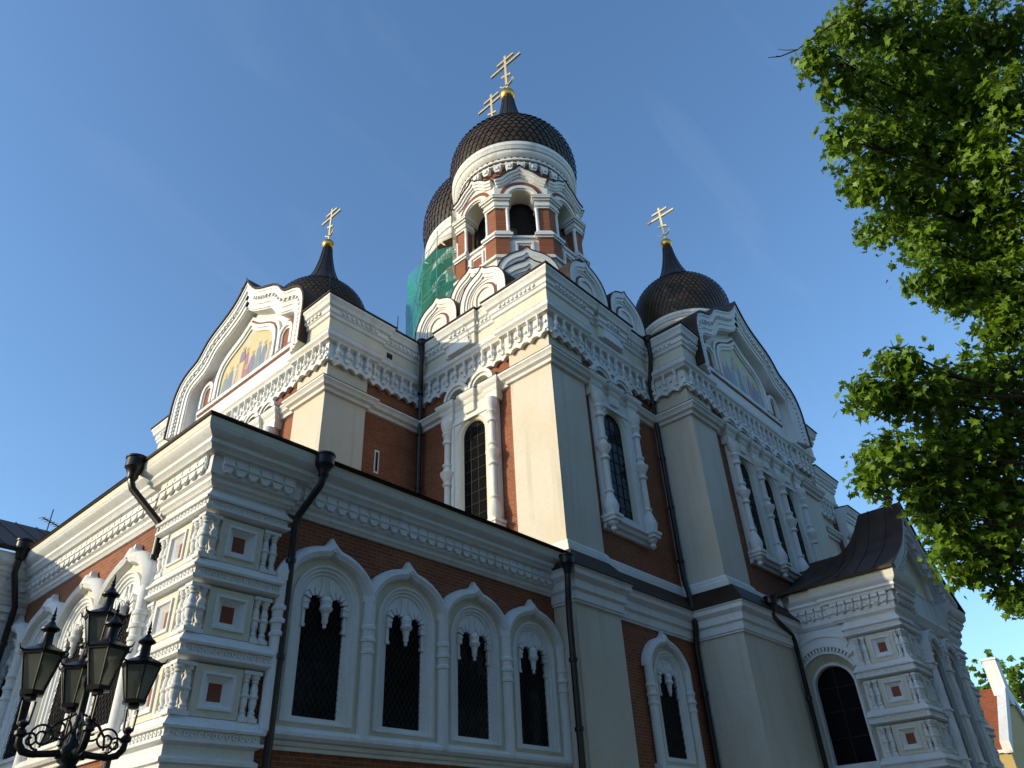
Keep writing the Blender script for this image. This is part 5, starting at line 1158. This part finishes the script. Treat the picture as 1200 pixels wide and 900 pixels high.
for sg in (-1, 1):
    xe = xm_ + sg * (xm_ - hx0 + 0.3)
    p = [(xe, hy0 + 0.4, ze - 0.3 * sl), (xm_, hy0 + 0.4, zr + 0.02), (xm_, hy1 + 0.2, zr + 0.02), (xe, hy1 + 0.2, ze - 0.3 * sl)]
    mb.hexa(p + [(x, y, z + 0.12) for x, y, z in p], m_rt)
ro = mb.build("roof", HO)
mb = MB()
for sg in (-1, 1):
    xe = xm_ + sg * (xm_ - hx0 + 0.35)
    p = [(xe, hy0 - 0.2, ze - 0.35 * sl - 0.25), (xm_, hy0 - 0.2, zr - 0.2), (xm_, hy0 + 0.52, zr - 0.2), (xe, hy0 + 0.52, ze - 0.35 * sl - 0.25)]
    mb.hexa(p + [(x, y, z + 0.9) for x, y, z in p], M_WHITE)
mb.wbox(hx0 - 0.32, hx0 + 0.02, hy0 - 0.1, hy1, ze - 0.45, ze - 0.22, M_WHITE)
mb.build("white_verge", HO)
mb = MB(); mb.wbox(xm_ - 0.9, xm_ + 0.5, hy0 - 0.25, hy0 + 0.9, zr - 1.4, zr + 2.5, M_WHITE); mb.wbox(xm_ - 1.0, xm_ + 0.6, hy0 - 0.35, hy0 + 1.0, zr + 2.5, zr + 2.68, M_WHITE); mb.build("chimney", ro)
mb = MB(); mb.wbox(xm_ - 0.12, xm_ + 0.12, hy0 + 0.4, hy1, zr + 0.1, zr + 0.22, m_rt); mb.build("ridge_tiles", ro)
BTR = thing("broadleaf_tree", (112, 18.5, GROUND), "green tree crown behind the chimney of the yellow house", "tree")
mb = MB(); mb.tube([(112, 18.5, GROUND), (66, 11.1, 4), (66.2, 11, 10)], [0.4, 0.3, 0.08], M_BARK, 10); mb.build("trunk", BTR)
R2 = random.Random(9); cl = []
for k in range(46):
    v = Vector((R2.gauss(0, 1), R2.gauss(0, 1), R2.gauss(0, 1))).normalized() * R2.random() ** 0.4
    cl.append((112 + v.x * 6, 18.3 + v.y * 5.4, 15.6 + v.z * 5.4, 1.5))
leaf_mesh("crown", cl, [110] * len(cl), 0.5, BTR, 8, m_leaf)

# ------------------------------------------------------------------ unseen trees added to block sky light and darken the lower walls and ground
m_wood, nt, b = new_mat("shade_tree_foliage")
nt.links.new(mixc(nt, (0.045, 0.095, 0.014), (0.075, 0.125, 0.02), ramp(nt, noise(nt, 0.8, 3, position(nt)), 0.35, 0.65)), b.inputs["Base Color"]); b.inputs["Roughness"].default_value = 0.6
R3 = random.Random(21); cl = []
spots = [(x + R3.uniform(-1.5, 1.5), R3.uniform(-13, -7.5), R3.uniform(25, 29)) for x in range(-24, 66, 5)] + [(-48 + R3.uniform(-3, 3), y, R3.uniform(10, 12.5)) for y in range(-20, 66, 7)] + [(-20, -6, 17), (-27, 2, 13)]
tk = MB()
for x, y, h in spots:
    tk.tube([(x, y, GROUND), (x, y, h * 0.4), (x, y, h * 0.85)], [0.4, 0.3, 0.1], M_BARK, 8)
    for k in range(int(h * 3.2)):
        v = Vector((R3.gauss(0, 1), R3.gauss(0, 1), R3.gauss(0, 1))).normalized() * R3.random() ** 0.4
        cl.append((x + v.x * 4.0, y + v.y * 4.0, h * 0.54 + v.z * h * 0.44, 1.2))
wood = leaf_mesh("added_shade_trees", cl, [50] * len(cl), 0.66, None, 5, m_wood)
wood["kind"] = "stuff"; wood["label"] = "unseen belt of leafy trees added to shade the lower cathedral walls and the ground"
tw_ = tk.build("trunks", wood)
